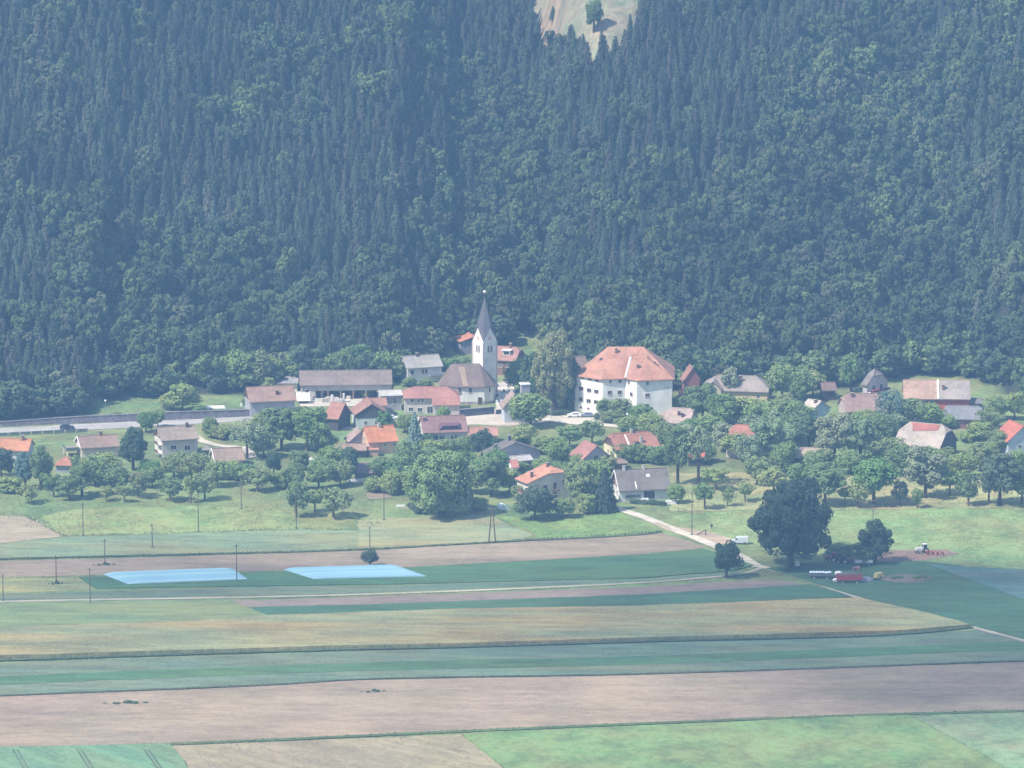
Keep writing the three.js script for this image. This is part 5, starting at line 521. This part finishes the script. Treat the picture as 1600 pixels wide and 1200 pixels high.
// ---------------------------------------------------------------- plastic covers over vegetable rows
for (const [A, B, C, D, l] of [[[160, 899], [365, 891], [388, 907], [200, 914.5], 'pale blue plastic crop cover at the left of the two'], [[442, 891.5], [622, 886], [668, 902.5], [490, 906.5], 'pale blue plastic crop cover at the right of the two']]) {
  const [a, b, c, d] = [A, B, C, D].map(([u, v]) => G(u, v)), g = thing('crop_cover', l, 'crop cover', a.clone()), n = 11, mt = M('#8cb3b6', null, 0.5); seed(A[0]);
  for (let i = 0; i < n; i++) { const t = (i + 0.5) / n, p = a.clone().lerp(d, t).sub(a), q = b.clone().lerp(c, t).sub(a), L = p.distanceTo(q), w = a.distanceTo(d) / n, pos = [], idx = [], uv = [], m = Math.round(L / 1.4), dir = q.clone().sub(p).normalize(), sd = V3(-dir.z, 0, dir.x);
    for (let k = 0; k <= m; k++) for (let j = 0; j <= 6; j++) { const an = j / 6 * Math.PI, e = Math.min(1, Math.min(k, m - k) / 1.5), r = w * 0.43, hh = (0.6 + 0.1 * vnoise(k * 0.9, i * 3 + j * 0.4, 5)) * e; const x = p.clone().addScaledVector(dir, k / m * L + rr(-0.1, 0.1)).addScaledVector(sd, Math.cos(an) * r * (0.99)); pos.push(x.x, 0.32 + Math.sin(an) * hh, x.z); uv.push(k, j); if (k < m && j < 6) { const o = k * 7 + j; idx.push(o, o + 1, o + 7, o + 1, o + 8, o + 7); } }
    const geo = new THREE.BufferGeometry(); geo.setAttribute('position', new THREE.Float32BufferAttribute(pos, 3)); geo.setAttribute('uv', new THREE.Float32BufferAttribute(uv, 2)); geo.setIndex(idx); geo.computeVertexNormals(); part('tunnel', geo, [mt, M('#84aab9', null, 0.55), M('#98bac4', null, 0.45)][Math.floor(rnd() * 3)], g); }
}
for (const [u0, v0, u1, v1, h, l] of [[862, 650, 890, 648, 1.8, 'dark clipped hedge along the yard left of the parked cars'], [930, 655, 985, 664, 2.2, 'long dark hedge below the castle front'], [985, 786, 1040, 790, 1.3, 'low garden hedge before the white farmhouse'], [640, 790, 655, 804, 1.2, 'low bushes at the foot of the huge bright green tree']]) { const a = G(u0, v0), b = G(u1, v1), d = b.clone().sub(a), g = thing('hedge', l, 'hedge', a.clone().lerp(b, 0.5), Math.atan2(-d.z, d.x)); const n = Math.max(2, Math.round(d.length() / 3)); for (let i = 0; i < n; i++) { const c = part('foliage', CROWN.mid[i % 7], leafVar('dark', i % 4), g); c.scale.set(d.length() / n * 1.6, h * 1.5, 2.6); c.position.set((i + 0.5 - n / 2) * d.length() / n, -h * 0.35, 0); c.rotation.y = 0; } }
// weeds at pole feet and in the ploughed field
for (const [u, v, w, h, l] of [[164, 883, 5, 0.8, 'weed patch at the foot of a pole on the brown strip'], [200, 1099, 9, 0.7, 'weed patch in the ploughed field at the left'], [585, 1081, 5, 0.7, 'weed patch in the ploughed field at the centre'], [88, 913, 3.2, 1.2, 'small bush at a pole foot on the dry strip'], [1390, 866, 2, 0.6, 'weed tuft beside the bare earth patch']]) { const g = thing('weed_patch', l, 'weeds', G(u, v)); for (let k = 0; k < 5; k++) { const c = part('leaves', CROWN.fruit[k], LEAF.dark, g), q = w * (0.42 - 0.06 * k); c.scale.set(q, h * (1.5 - 0.2 * k), q * 0.7); c.position.set((k % 2 ? 1 : -1) * w * 0.16 * k, -h * 0.35, (k % 3 - 1) * 0.5); } }

{ // rough grass: tufts on the field margins and over the meadows
  seed(2024); const spots = [], line = (pts, w, n, h, c) => { const cv = new THREE.CatmullRomCurve3(pts.map(([u, v]) => G(u, v)), false, 'centripetal'); for (let i = 0; i < n; i++) { const p = cv.getPointAt(rnd()); spots.push([p.x + rr(-w, w), p.z + rr(-w, w), rr(0.2, 0.6) * h, c]); } }, area = (P, n, h, c) => { const g = P.map(([u, v]) => { const p = G(u, v); return [p.x, p.z]; }), xs = g.map(a => a[0]), zs = g.map(a => a[1]), x0 = Math.min(...xs), x1 = Math.max(...xs), z0 = Math.min(...zs), z1 = Math.max(...zs); for (let i = 0; i < n; i++) { const x = rr(x0, x1), z = rr(z0, z1); if (inPoly(x, z, g) && vnoise(x / 6, z / 6, 91) > 0.35) spots.push([x, z, rr(0.5, 1.2) * h, c]); } };
  line([[-40, 1172], [265, 1163.5], [800, 1140], [1300, 1120], [1640, 1110]], 1.2, 900, 0.6, 0); line([[-40, 1090], [420, 1071], [560, 1062.5], [1000, 1054], [1640, 1032]], 0.7, 900, 0.6, 1); line([[-40, 1034], [540, 1016], [1000, 1003.5], [1400, 992], [1520, 981]], 1.1, 1300, 0.9, 1); line([[-40, 876], [300, 867], [560, 859.5], [770, 848], [1035, 831]], 0.8, 700, 0.8, 1); line([[-40, 904], [120, 903], [640, 888], [1000, 867], [1100, 858]], 0.9, 600, 0.5, 0); line([[0, 938], [560, 927], [1000, 909], [1160, 896]], 0.8, 500, 0.4, 0); line([[0, 943], [350, 938], [1000, 915], [1200, 905]], 0.8, 500, 0.4, 0); line([[98, 838], [300, 833], [470, 827], [560, 829]], 1, 300, 0.6, 1); line([[40, 806], [98, 838]], 0.8, 90, 0.7, 1);
  area([[-20, 770], [560, 765], [640, 805], [560, 830], [100, 838], [-20, 806]], 3800, 0.35, 2); area([[1000, 745], [1620, 745], [1620, 885], [1180, 862]], 6500, 0.32, 2); area([[770, 803], [965, 799], [1030, 829], [832, 843]], 900, 0.3, 2); area([[723, 1148], [1420, 1119], [1640, 1210], [862, 1210]], 3000, 0.25, 2); area([[268, 1165], [720, 1148], [800, 1210], [345, 1210]], 1500, 0.25, 3); area([[140, 655], [150, 632], [255, 622], [262, 655]], 300, 0.4, 2);
  const g0 = []; for (let k = 0; k < 7; k++) { const a = k * 0.9; g0.push([V3(Math.cos(a) * 0.5, 0.4, Math.sin(a) * 0.5), V3(Math.cos(a) * 0.6, 0.8, Math.sin(a) * 0.6).normalize(), 0.5]); }
  const geo = leafGeo(g0), m = shadowed(new THREE.InstancedMesh(geo, M('#ffffff', null, 1), spots.length)), col = new THREE.Color(), C = [[0.12, 0.17, 0.06], [0.075, 0.10, 0.045], [0.2, 0.25, 0.1], [0.26, 0.22, 0.13]]; m.name = 'grass';
  spots.forEach(([x, z, h, c], i) => { m.setMatrixAt(i, new THREE.Matrix4().compose(V3(x, height(x, z) + 0.25, z), new THREE.Quaternion().setFromAxisAngle(V3(0, 1, 0), rnd() * 6), V3(h * 0.9, h, h * 0.9))); const k = rr(0.75, 1.2); m.setColorAt(i, col.setRGB(C[c][0] * k, C[c][1] * k, C[c][2] * k)); });
  tag(m, 'rough grass tufts on field margins and meadows', 'grass', null, 'stuff'); scene.add(m);
}

// ---------------------------------------------------------------- vehicles
function car(u, v, turn, hex, label, o = {}) {
  const g = thing(o.name || 'car', label, o.cat || 'car', G(u, v).add(V3(0, 0.16, 0)), turn * D2R), L = o.L || 4.3, W = 1.75, H = o.H || 1.45, van = o.van;
  const pr = van ? [[-L / 2, 0.35], [-L / 2, H - 0.05], [-L / 2 + 0.1, H], [L / 2 - 1.5, H], [L / 2 - 0.75, H * 0.58], [L / 2 - 0.05, H * 0.5], [L / 2, 0.35]] : [[-L / 2, 0.35], [-L / 2, 0.85], [-L / 2 + 0.25, 0.95], [-L / 2 + 0.75, H - 0.05], [-L / 2 + 1.1, H], [0.25, H], [1.0, 0.95], [L / 2 - 0.2, 0.78], [L / 2, 0.6], [L / 2, 0.35]];
  const sh = new THREE.Shape(pr.map(p => new THREE.Vector2(...p))), paint = M(hex, null, 0.3);
  part('body', new THREE.ExtrudeGeometry(sh, { depth: W - 0.16, bevelEnabled: true, bevelSize: 0.08, bevelThickness: 0.08, bevelSegments: 2 }).translate(0, 0, -W / 2 + 0.08), paint, g);
  const gl = van ? [[L / 2 - 1.5, H * 0.62], [L / 2 - 1.5, H - 0.15], [L / 2 - 1.35, H - 0.15], [L / 2 - 0.85, H * 0.62]] : [[-L / 2 + 0.5, 0.98], [-L / 2 + 0.85, H - 0.1], [0.2, H - 0.1], [0.85, 0.98]];
  part('side_window', new THREE.ExtrudeGeometry(new THREE.Shape(gl.map(p => new THREE.Vector2(...p))), { depth: W + 0.04, bevelEnabled: false }).translate(0, 0, -W / 2 - 0.02), GLASS, g);
  part('windscreen', box(0.05, 0.62, W - 0.3).rotateZ(0.85).translate(van ? L / 2 - 1.05 : 0.68, van ? H * 0.8 : 1.22, 0), GLASS, g);
  for (const x of [-L * 0.3, L * 0.31]) for (const z of [-1, 1]) { const w = part('wheel', new THREE.CylinderGeometry(0.32, 0.32, 0.22, 16).rotateX(Math.PI / 2), RUBBER, g); w.position.set(x, 0.32, z * (W / 2 - 0.06)); part('rim', new THREE.CylinderGeometry(0.19, 0.19, 0.24, 12).rotateX(Math.PI / 2), STEEL, w); }
  for (const z of [-0.6, 0.6]) part('headlight', box(0.06, 0.16, 0.34, L / 2 + 0.06, 0.66, z), M('#e8e8e4', null, 0.2), g);
  return g;
}
car(105, 671, 6, '#3b4150', 'dark car driving on the main road', { L: 4.6 });
car(696, 648, 8, '#e8e8e8', 'white car parked before the dusky pink roof');
car(897, 652, 180, '#e6e6e4', 'white car parked in the castle yard');
car(917, 652, 175, '#7f8a99', 'silver blue car parked in the castle yard');
car(606, 650, 10, '#30333a', 'dark car parked beside the grey flat house');
car(612, 656, 0, '#e2e2e2', 'white car parked below the grey flat house');
car(1566, 728, 4, '#dcdfe2', 'white car parked at the right edge of the orchard');
car(1583, 729, -6, '#d2d6da', 'pale car beside the white one at the right edge');
car(537, 613, 0, '#ececec', 'white van standing in the stone yard', { van: true, L: 5.4, H: 2.5, name: 'van', cat: 'van' });
car(843, 590, 20, '#e4e4e4', 'white car behind the church near the brick house');
car(1156, 850, 178, '#c9ced2', 'white van parked left of the huge dark tree', { van: true, L: 4.6, H: 1.95, name: 'van', cat: 'van' });
// farm machinery under the trees
const wheel = (g, x, z, r, w = 0.4) => { const m = part('wheel', new THREE.CylinderGeometry(r, r, w, 16).rotateX(Math.PI / 2), RUBBER, g); m.position.set(x, r, z); part('rim', new THREE.CylinderGeometry(r * 0.55, r * 0.55, w + 0.04, 12).rotateX(Math.PI / 2), M('#b9b2a4'), m); return m; };
function tractor(p, turn, hex, label) { const g = thing('tractor', label, 'tractor', p, turn * D2R), pt = M(hex, null, 0.5); part('hood', new THREE.ExtrudeGeometry(new THREE.Shape([[0, 0.8], [2, 0.8], [2, 1.45], [1.8, 1.55], [0, 1.6]].map(a => new THREE.Vector2(...a))), { depth: 0.8, bevelEnabled: true, bevelSize: 0.06, bevelThickness: 0.06 }).translate(0, 0, -0.4), pt, g); const cb = part('cab', join([box(1.3, 0.12, 1.5, -0.7, 2.6, 0), ...[-1.25, -0.15].flatMap(x => [-0.65, 0.65].map(z => box(0.1, 1.5, 0.1, x, 1.85, z))), box(1.3, 0.7, 1.4, -0.7, 1.05, 0)]), pt, g); part('glass', box(1.05, 1.2, 1.25, -0.7, 1.95, 0), GLASS, cb); for (const z of [-0.85, 0.85]) { wheel(g, -0.8, z, 0.85, 0.45); wheel(g, 1.55, z * 0.9, 0.5, 0.32); } part('exhaust', cyl(0.05, 0.05, 1, 6, 0.9, 2, 0.35), METAL_DARK, g); return g; }
function trailer(p, turn, o) { const g = thing(o.name || 'trailer', o.label, o.cat || 'trailer', p, turn * D2R), L = o.L || 6, pt = M(o.hex, null, 0.6), h = o.h || 0.8, y = 0.95; part('bed', box(L, 0.18, 2.2, 0, y, 0), M('#5a5450'), g); for (const z of [-1.08, 1.08]) part('side_board', box(L, h, 0.08, 0, y + h / 2 + 0.1, z), pt, g); for (const x of [-1, 1]) part('end_board', box(0.08, h, 2.1, x * (L / 2 - 0.04), y + h / 2 + 0.1, 0), pt, g); for (const x of [-L * 0.28, L * 0.28]) for (const z of [-0.95, 0.95]) wheel(g, x, z, 0.42, 0.25); part('drawbar', box(1.8, 0.12, 0.14, -L / 2 - 0.8, 0.75, 0), METAL_DARK, g); if (o.load) { const ld = part('load', new THREE.SphereGeometry(1, 14, 8, 0, 6.3, 0, 1.57).scale(L * 0.46, 0.7, 0.95).translate(0, y + h, 0), M(o.load, 'soil'), g); } return g; }
trailer(G(1327, 911), 2, { name: 'loading_wagon', cat: 'wagon', label: 'red loading wagon parked beside the farm track', L: 7, hex: '#a33a3c', h: 1.5, load: '#6b655c' });
{ const g = thing('rolled_sheets', 'two white sacks in front of the red loading wagon', 'sacks', G(1308, 908)); part('sack', new THREE.SphereGeometry(0.8, 12, 8).scale(1.25, 0.8, 0.9).translate(-0.4, 0.5, 1.2), WHITE, g); part('sack', new THREE.SphereGeometry(0.8, 12, 8).scale(1.4, 0.85, 0.9).translate(0.4, 2.0, -1.0), WHITE, g); part('pallet', box(3.4, 1.3, 1.6, 0.3, 0.5, -1), DARKWOOD, g); }
trailer(G(1282, 904), -4, { label: 'flat trailer stacked with white plastic wrapped bundles', L: 6.2, hex: '#6f7078', h: 0.35 });
{ const b = G(1282, 904); seed(88); for (let i = 0; i < 7; i++) { const m = shadowed(new THREE.Mesh(new THREE.SphereGeometry(0.5, 10, 7).scale(1.1, 0.7, 1.5), M('#dfe6ee', null, 0.5))); m.name = numbered('wrapped_bundle'); m.position.set(b.x - 2.6 + i * 0.86, b.y + 1.8 + rr(-0.08, 0.08), b.z + rr(-0.2, 0.2)); tag(m, 'white plastic wrapped bundle on the flat trailer', 'bundle', 'bundles on the flat trailer'); scene.add(m); } }
trailer(G(1349, 884), 3, { label: 'pale trailer before the round dark tree', L: 5, hex: '#c4c0bc', h: 0.9 });
tractor(G(1300, 878), 160, '#8f3438', 'old red tractor parked under the huge dark tree');
tractor(G(1322, 881), 20, '#7a4a44', 'rusty tractor beside the pale trailer');
{ const g = thing('yellow_baler', 'yellow farm machine with drawbar right of the red wagon', 'machine', G(1373, 906), 0.5); part('housing', new THREE.ExtrudeGeometry(new THREE.Shape([[-1.3, 0.6], [1.2, 0.6], [1.5, 1.2], [0.8, 2.0], [-0.9, 1.9]].map(a => new THREE.Vector2(...a))), { depth: 1.4, bevelEnabled: true, bevelSize: 0.1, bevelThickness: 0.1 }).translate(0, 0, -0.7), M('#b7a660', null, 0.6), g); for (const z of [-0.95, 0.95]) wheel(g, 0.2, z, 0.5, 0.28); part('drawbar', box(2.4, 0.14, 0.16, -2.4, 0.7, 0), M('#b7a660'), g); part('pickup', new THREE.CylinderGeometry(0.35, 0.35, 1.9, 10).rotateX(Math.PI / 2).translate(-1.3, 0.45, 0), METAL_DARK, g); }
{ const g = thing('covered_pile', 'grey tarpaulin covered pile behind the red wagon', 'pile', G(1353, 908)); part('tarpaulin', new THREE.SphereGeometry(1, 14, 8, 0, 6.3, 0, 1.57).scale(2.2, 1.3, 1.6), M('#8d939c', 'stone'), g); part('rope', new THREE.TorusGeometry(1.66, 0.05, 5, 24, Math.PI).rotateY(Math.PI / 2).scale(1, 0.8, 1), METAL_DARK, g); }
{ const g = thing('crate', 'pinkish wooden crate above the red wagon', 'crate', G(1338, 893), 0.3); for (let i = 0; i < 3; i++) part('slat', box(2, 0.36, 0.08, 0, 0.25 + i * 0.45, 0.75), M('#a9827a', 'wood'), g); part('box', box(1.9, 1.3, 1.4, 0, 0.65, 0), M('#99736b', 'wood'), g); }
{ const g = thing('information_board', 'pale board on two posts under the huge dark tree', 'sign', G(1246, 889)); part('panel', box(1.3, 1.5, 0.12, 0, 1.6, 0), M('#c7bfb8'), g); for (const x of [-0.55, 0.55]) part('post', box(0.12, 2.4, 0.12, x, 0.9, -0.1), DARKWOOD, g); }
tractor(G(1441, 864), 195, '#d8d8d4', 'white tractor on the bare earth patch');
{ const g = thing('plough', 'red plough behind the white tractor', 'plough', G(1460, 868), -0.25), r = M('#a5483c', null, 0.6); part('beam', box(5.4, 0.2, 0.2, 0, 1.1, 0), r, g); for (let i = 0; i < 4; i++) { const s = part('share', new THREE.ExtrudeGeometry(new THREE.Shape([[0, 0], [0.9, 0.1], [0.7, 0.8], [0.1, 0.9]].map(a => new THREE.Vector2(...a))), { depth: 0.1, bevelEnabled: false }).rotateY(0.6), r, g); s.position.set(-2.2 + i * 1.4, 0.05, 0); part('leg', box(0.14, 1.0, 0.14, 0.1, 0.6, 0), r, s); } wheel(g, 2.4, 0.3, 0.4, 0.2); }
{ const p = G(1418, 906), g = thing('compost_heap', 'low weedy compost heap right of the yellow machine', 'heap', p); const geo = new THREE.SphereGeometry(1, 26, 9, 0, 6.3, 0, 1.57); const a = geo.attributes.position; for (let i = 0; i < a.count; i++) { const k = 0.8 + 0.4 * fbm(a.getX(i) * 3 + 9, a.getZ(i) * 3, 6); a.setXYZ(i, a.getX(i) * 7 * k, a.getY(i) * 1.3 * k, a.getZ(i) * 4.5 * k); } geo.computeVertexNormals(); part('soil', geo, M('#7d7061', 'soil'), g); seed(5); for (let i = 0; i < 5; i++) { const c = part('weeds', CROWN.mid[i % 5], LEAF.mid, g); c.scale.set(3, 1, 2); c.position.set(rr(-4, 5), 0.6, rr(0, 3)); } }
{ const g = thing('person', 'person in dark clothes standing on the meadow beside the track', 'person', G(1112, 827)); const lat = new THREE.LatheGeometry([[0.0, 0], [0.1, 0.0], [0.12, 0.1], [0.11, 0.5], [0.17, 0.85], [0.2, 1.0], [0.18, 1.15], [0.23, 1.4], [0.2, 1.47], [0.07, 1.52], [0.06, 1.56], [0.1, 1.62], [0.11, 1.7], [0.08, 1.78], [0, 1.81]].map(p => new THREE.Vector2(...p)), 12).scale(1.15, 1, 0.8); const arm = s => new THREE.CapsuleGeometry(0.055, 0.6, 4, 8).rotateZ(s * 0.12).translate(s * 0.31, 1.08, 0); part('body', join([lat, arm(1), arm(-1)]), M('#34363c'), g); }
{ const g = thing('wooden_post', 'leaning wooden post and rail beside the white track', 'post', G(1096, 836)); part('upright', box(0.25, 1.6, 0.25, 1.2, 0.6, 0), DARKWOOD, g); part('rail', box(3, 0.22, 0.22).rotateZ(0.5).translate(0, 0.8, 0), DARKWOOD, g); }

// ---------------------------------------------------------------- stone yard, churchyard, small garden things
{ seed(31); let i = 0; const spots = [[474, 622], [484, 626], [491, 622], [497, 628], [503, 622], [508, 629], [514, 626], [519, 630], [524, 627], [529, 630], [537, 629], [545, 624], [492, 614], [506, 612], [551, 616]]; for (const [u, v] of spots) { const tall = i % 3 === 1, g = thing('stone_block', tall ? 'tall white stone pillar in the mason yard' : 'white stone slab in the mason yard', 'stone', G(u, v), rr(-0.4, 0.4), tall ? 'stone pillars in the yard' : 'stone slabs in the yard'), h = tall ? rr(2.6, 3.8) : rr(0.8, 1.6), w = tall ? rr(0.6, 0.9) : rr(1.4, 2.6); part('stone', box(w, h, rr(0.6, 1.2), 0, h / 2, 0), M(['#e4e2dd', '#d6d2cb', '#c9bfb2'][i % 3], 'wall'), g); part('base', box(w + 0.3, 0.2, 1.4, 0, 0.1, 0), M('#bfb8b0'), g); i++; } }
{ const g = thing('stone_saw', 'white tiled stone saw shed in the mason yard', 'shed', G(474, 630), 0.1); part('panel', slabs([[V3(-2.2, 1.2, 1.6), V3(2.2, 1.2, 1.6), V3(2.2, 3.2, -1.6), V3(-2.2, 3.2, -1.6)]], 0.2), WHITE, g); for (const x of [-2, 2]) for (const z of [-1.4, 1.4]) part('post', box(0.18, z > 0 ? 1.2 : 3, 0.18, x, z > 0 ? 0.6 : 1.5, z), STEEL, g); part('table', box(3, 0.7, 1.6, 0, 0.4, 0.4), METAL_DARK, g); }
{ seed(64); for (let k = 0; k < 22; k++) { const u = 777 + (k % 6) * 4.6 + rr(-1, 1), v = 606 + Math.floor(k / 6) * 8 + rr(-1, 1), g = thing('gravestone', 'small gravestone in the churchyard right of the church', 'gravestone', G(u, v), rr(-0.3, 0.3), 'gravestones in the churchyard'), s = new THREE.Shape(); s.moveTo(-0.4, 0); s.lineTo(0.4, 0); s.lineTo(0.4, 0.85); s.absarc(0, 0.85, 0.4, 0, Math.PI); part('slab', new THREE.ExtrudeGeometry(s, { depth: 0.2, bevelEnabled: false }), M(k % 4 ? '#dcd9d4' : '#5d5c60'), g); part('plot', box(1.0, 0.2, 1.9, 0, 0.1, 1.0), M('#c9c4bc'), g); } }
{ const pts = [[775, 648], [800, 645], [812, 650]].map(([u, v]) => G(u, v)), g = thing('churchyard_wall', 'dark low wall below the churchyard', 'wall', pts[0]); for (let i = 0; i < 2; i++) { const d = pts[i + 1].clone().sub(pts[i]), m = part('masonry', box(d.length(), 1.8, 0.4, d.length() / 2, 0.7, 0), M('#6a6a70', 'stone'), g); m.position.copy(pts[i]).sub(pts[0]); m.rotation.y = Math.atan2(-d.z, d.x); } }
{ const A = G(718, 652), B = G(772, 647), d = B.clone().sub(A), g = thing('garden_wall', 'dark slate wall in front of the church nave', 'wall', A, Math.atan2(-d.z, d.x)); part('masonry', box(d.length(), 2.8, 0.5, d.length() / 2, 1.1, 0), M('#5b626a', 'stone'), g); part('coping', box(d.length() + 0.2, 0.16, 0.75, d.length() / 2, 2.58, 0), M('#9a9a9c', 'stone'), g); }
{ const p = G(786, 795), g = thing('garden_greenhouse', 'small pale plastic greenhouse below the houses', 'greenhouse', p, 0.4); part('cover', new THREE.CylinderGeometry(1.5, 1.5, 3.2, 14, 1, false, -Math.PI / 2, Math.PI).rotateX(-Math.PI / 2), M('#cfe0dc', null, 0.4), g); for (const z of [-1.5, 0, 1.5]) part('hoop', new THREE.TorusGeometry(1.53, 0.04, 5, 20, Math.PI).translate(0, 0, z), STEEL, g); }
for (const [u, v, w, d, h, l] of [[336, 637, 7, 4, 0.5, 'white tarpaulin on the bank above the stone wall'], [383, 634, 3.4, 1.6, 0.8, 'white boat shaped cover beside the reddish brown roof'], [363, 732, 3, 1.2, 0.6, 'white sheet on the ground below the pinkish barn'], [386, 729, 2.6, 1, 0.6, 'white heap beside the pinkish barn'], [626, 792, 2.8, 0.9, 0.6, 'white plank pile left of the huge bright green tree'], [1008, 783, 2.4, 1, 0.9, 'white planks before the white farmhouse'], [1048, 787, 3.4, 1.6, 1, 'small pale roofed coop beside the white farmhouse'], [556, 752, 5, 1.6, 0.8, 'white boards stacked below the mauve shed'], [1540, 734, 4, 3, 1.5, 'white tent shaped cover in the right orchard'], [690, 698, 4.6, 1.4, 0.8, 'pale terrace planter before the maroon roof'], [712, 699, 3, 1.2, 0.8, 'pale garden bench below the maroon roof'], [640, 692, 1.6, 0.8, 1.2, 'white laundry left of the maroon roof']]) { const g = thing('cover_sheet', l, 'cover', G(u, v), 0.1); seed(u); const geo = new THREE.BoxGeometry(w, h, d, 8, 2, 4).translate(0, h / 2, 0), a = geo.attributes.position; for (let i = 0; i < a.count; i++) { const y = a.getY(i); a.setXYZ(i, a.getX(i) * (1 - y / h * 0.15), y * (0.75 + 0.5 * vnoise(a.getX(i) * 1.3 + 20, a.getZ(i) * 1.3 + 20, 4)), a.getZ(i) * (1 - y / h * 0.25)); } geo.computeVertexNormals(); part('sheet', geo, M('#e3e2df', 'wall', 0.7), g); part('pallet', box(w * 0.98, 0.2, d * 0.98, 0, -0.02, 0), DARKWOOD, g); }
{ const g = thing('polytunnel', 'pale low polytunnel left of the brown carport', 'polytunnel', G(490, 722), 0.05); part('cover', new THREE.CylinderGeometry(1.6, 1.6, 9, 14, 1, false, 0, Math.PI).rotateZ(Math.PI / 2).translate(0, -0.2, 0), M('#cdc9bd', null, 0.6), g); for (const x of [-4.4, -1.5, 1.5, 4.4]) part('hoop', new THREE.TorusGeometry(1.62, 0.05, 5, 20, Math.PI).rotateY(Math.PI / 2).translate(x, -0.2, 0), STEEL, g); }

for (const [u0, v0, u1, v1, l] of [[196, 742, 232, 744, 'wooden garden fence below the dense dark tree'], [860, 716, 905, 724, 'wooden garden fence above the lavender gable'], [1060, 800, 1100, 806, 'wooden pasture fence beside the white track'], [735, 692, 760, 694, 'wooden garden fence below the low salmon annex'], [628, 652, 660, 654, 'wooden picket fence before the dusky pink roof']]) { const a = G(u0, v0), b = G(u1, v1), d = b.clone().sub(a), n = Math.round(d.length() / 2), g = thing('garden_fence', l, 'fence', a, Math.atan2(-d.z, d.x)); for (let i = 0; i <= n; i++) part('post', box(0.14, 1.3, 0.14, i * d.length() / n, 0.5, 0), M('#8d7c6c', 'wood'), g); for (const y of [0.45, 0.9]) part('rail', box(d.length(), 0.12, 0.06, d.length() / 2, y, 0.1), M('#9a8979', 'wood'), g); }
for (const [u, v, l] of [[318, 728, 'firewood pile left of the low pinkish barn'], [1052, 700, 'firewood pile beside the red shed'], [548, 716, 'firewood pile left of the pink porch'], [1512, 668, 'firewood pile below the blue grey outbuilding']]) { const g = thing('firewood_pile', l, 'firewood', G(u, v), 0.1); for (let r = 0; r < 3; r++) for (let i = 0; i < 6 - r; i++) part('log', new THREE.CylinderGeometry(0.28, 0.28, 1.4, 8).rotateX(Math.PI / 2).translate((i + r / 2 - 2.5) * 0.57, 0.28 + r * 0.5, 0), M('#9c8163', 'wood'), g); }

// ---------------------------------------------------------------- cloud whose shade lies over the fields (out of view, high up)
{
  const blobs = [], up_ = 3800; seed(777);
  const shade = (x, z) => { let s = 0; for (const [cx, cz, rx, rz, k] of [[80, -1165, 180, 50, 0.5], [95, -1228, 110, 26, 0.62], [-140, -1225, 140, 36, 0.36], [-120, -1150, 120, 22, 0.25], [165, -1100, 120, 34, 0.62], [250, -1140, 100, 60, 0.6]]) { const d = Math.hypot((x - cx) / rx, (z - cz) / rz); s = Math.max(s, k * sstep(1.1, 0.6, d)); } return s; };
  for (let x = -260; x < 320; x += 8) for (let z = -1330; z < -980; z += 8) if (rnd() < shade(x, z)) blobs.push([x + rr(-4, 4), z + rr(-4, 4), rr(4, 5.6)]);
  const geo = new THREE.IcosahedronGeometry(1, 1), m = new THREE.InstancedMesh(geo, M('#ffffff', null, 1), blobs.length), t = up_ / SUN.y;
  blobs.forEach(([x, z, r], i) => m.setMatrixAt(i, new THREE.Matrix4().compose(V3(x, 0, z).addScaledVector(SUN, t + (i % 7) * 6), new THREE.Quaternion(), V3(r, r * 0.8, r))));
  m.name = 'cloud'; m.castShadow = true; tag(m, 'ragged white cloud high above the fields', 'cloud', null, 'stuff'); scene.add(m);
}

renderer.render(scene, camera);
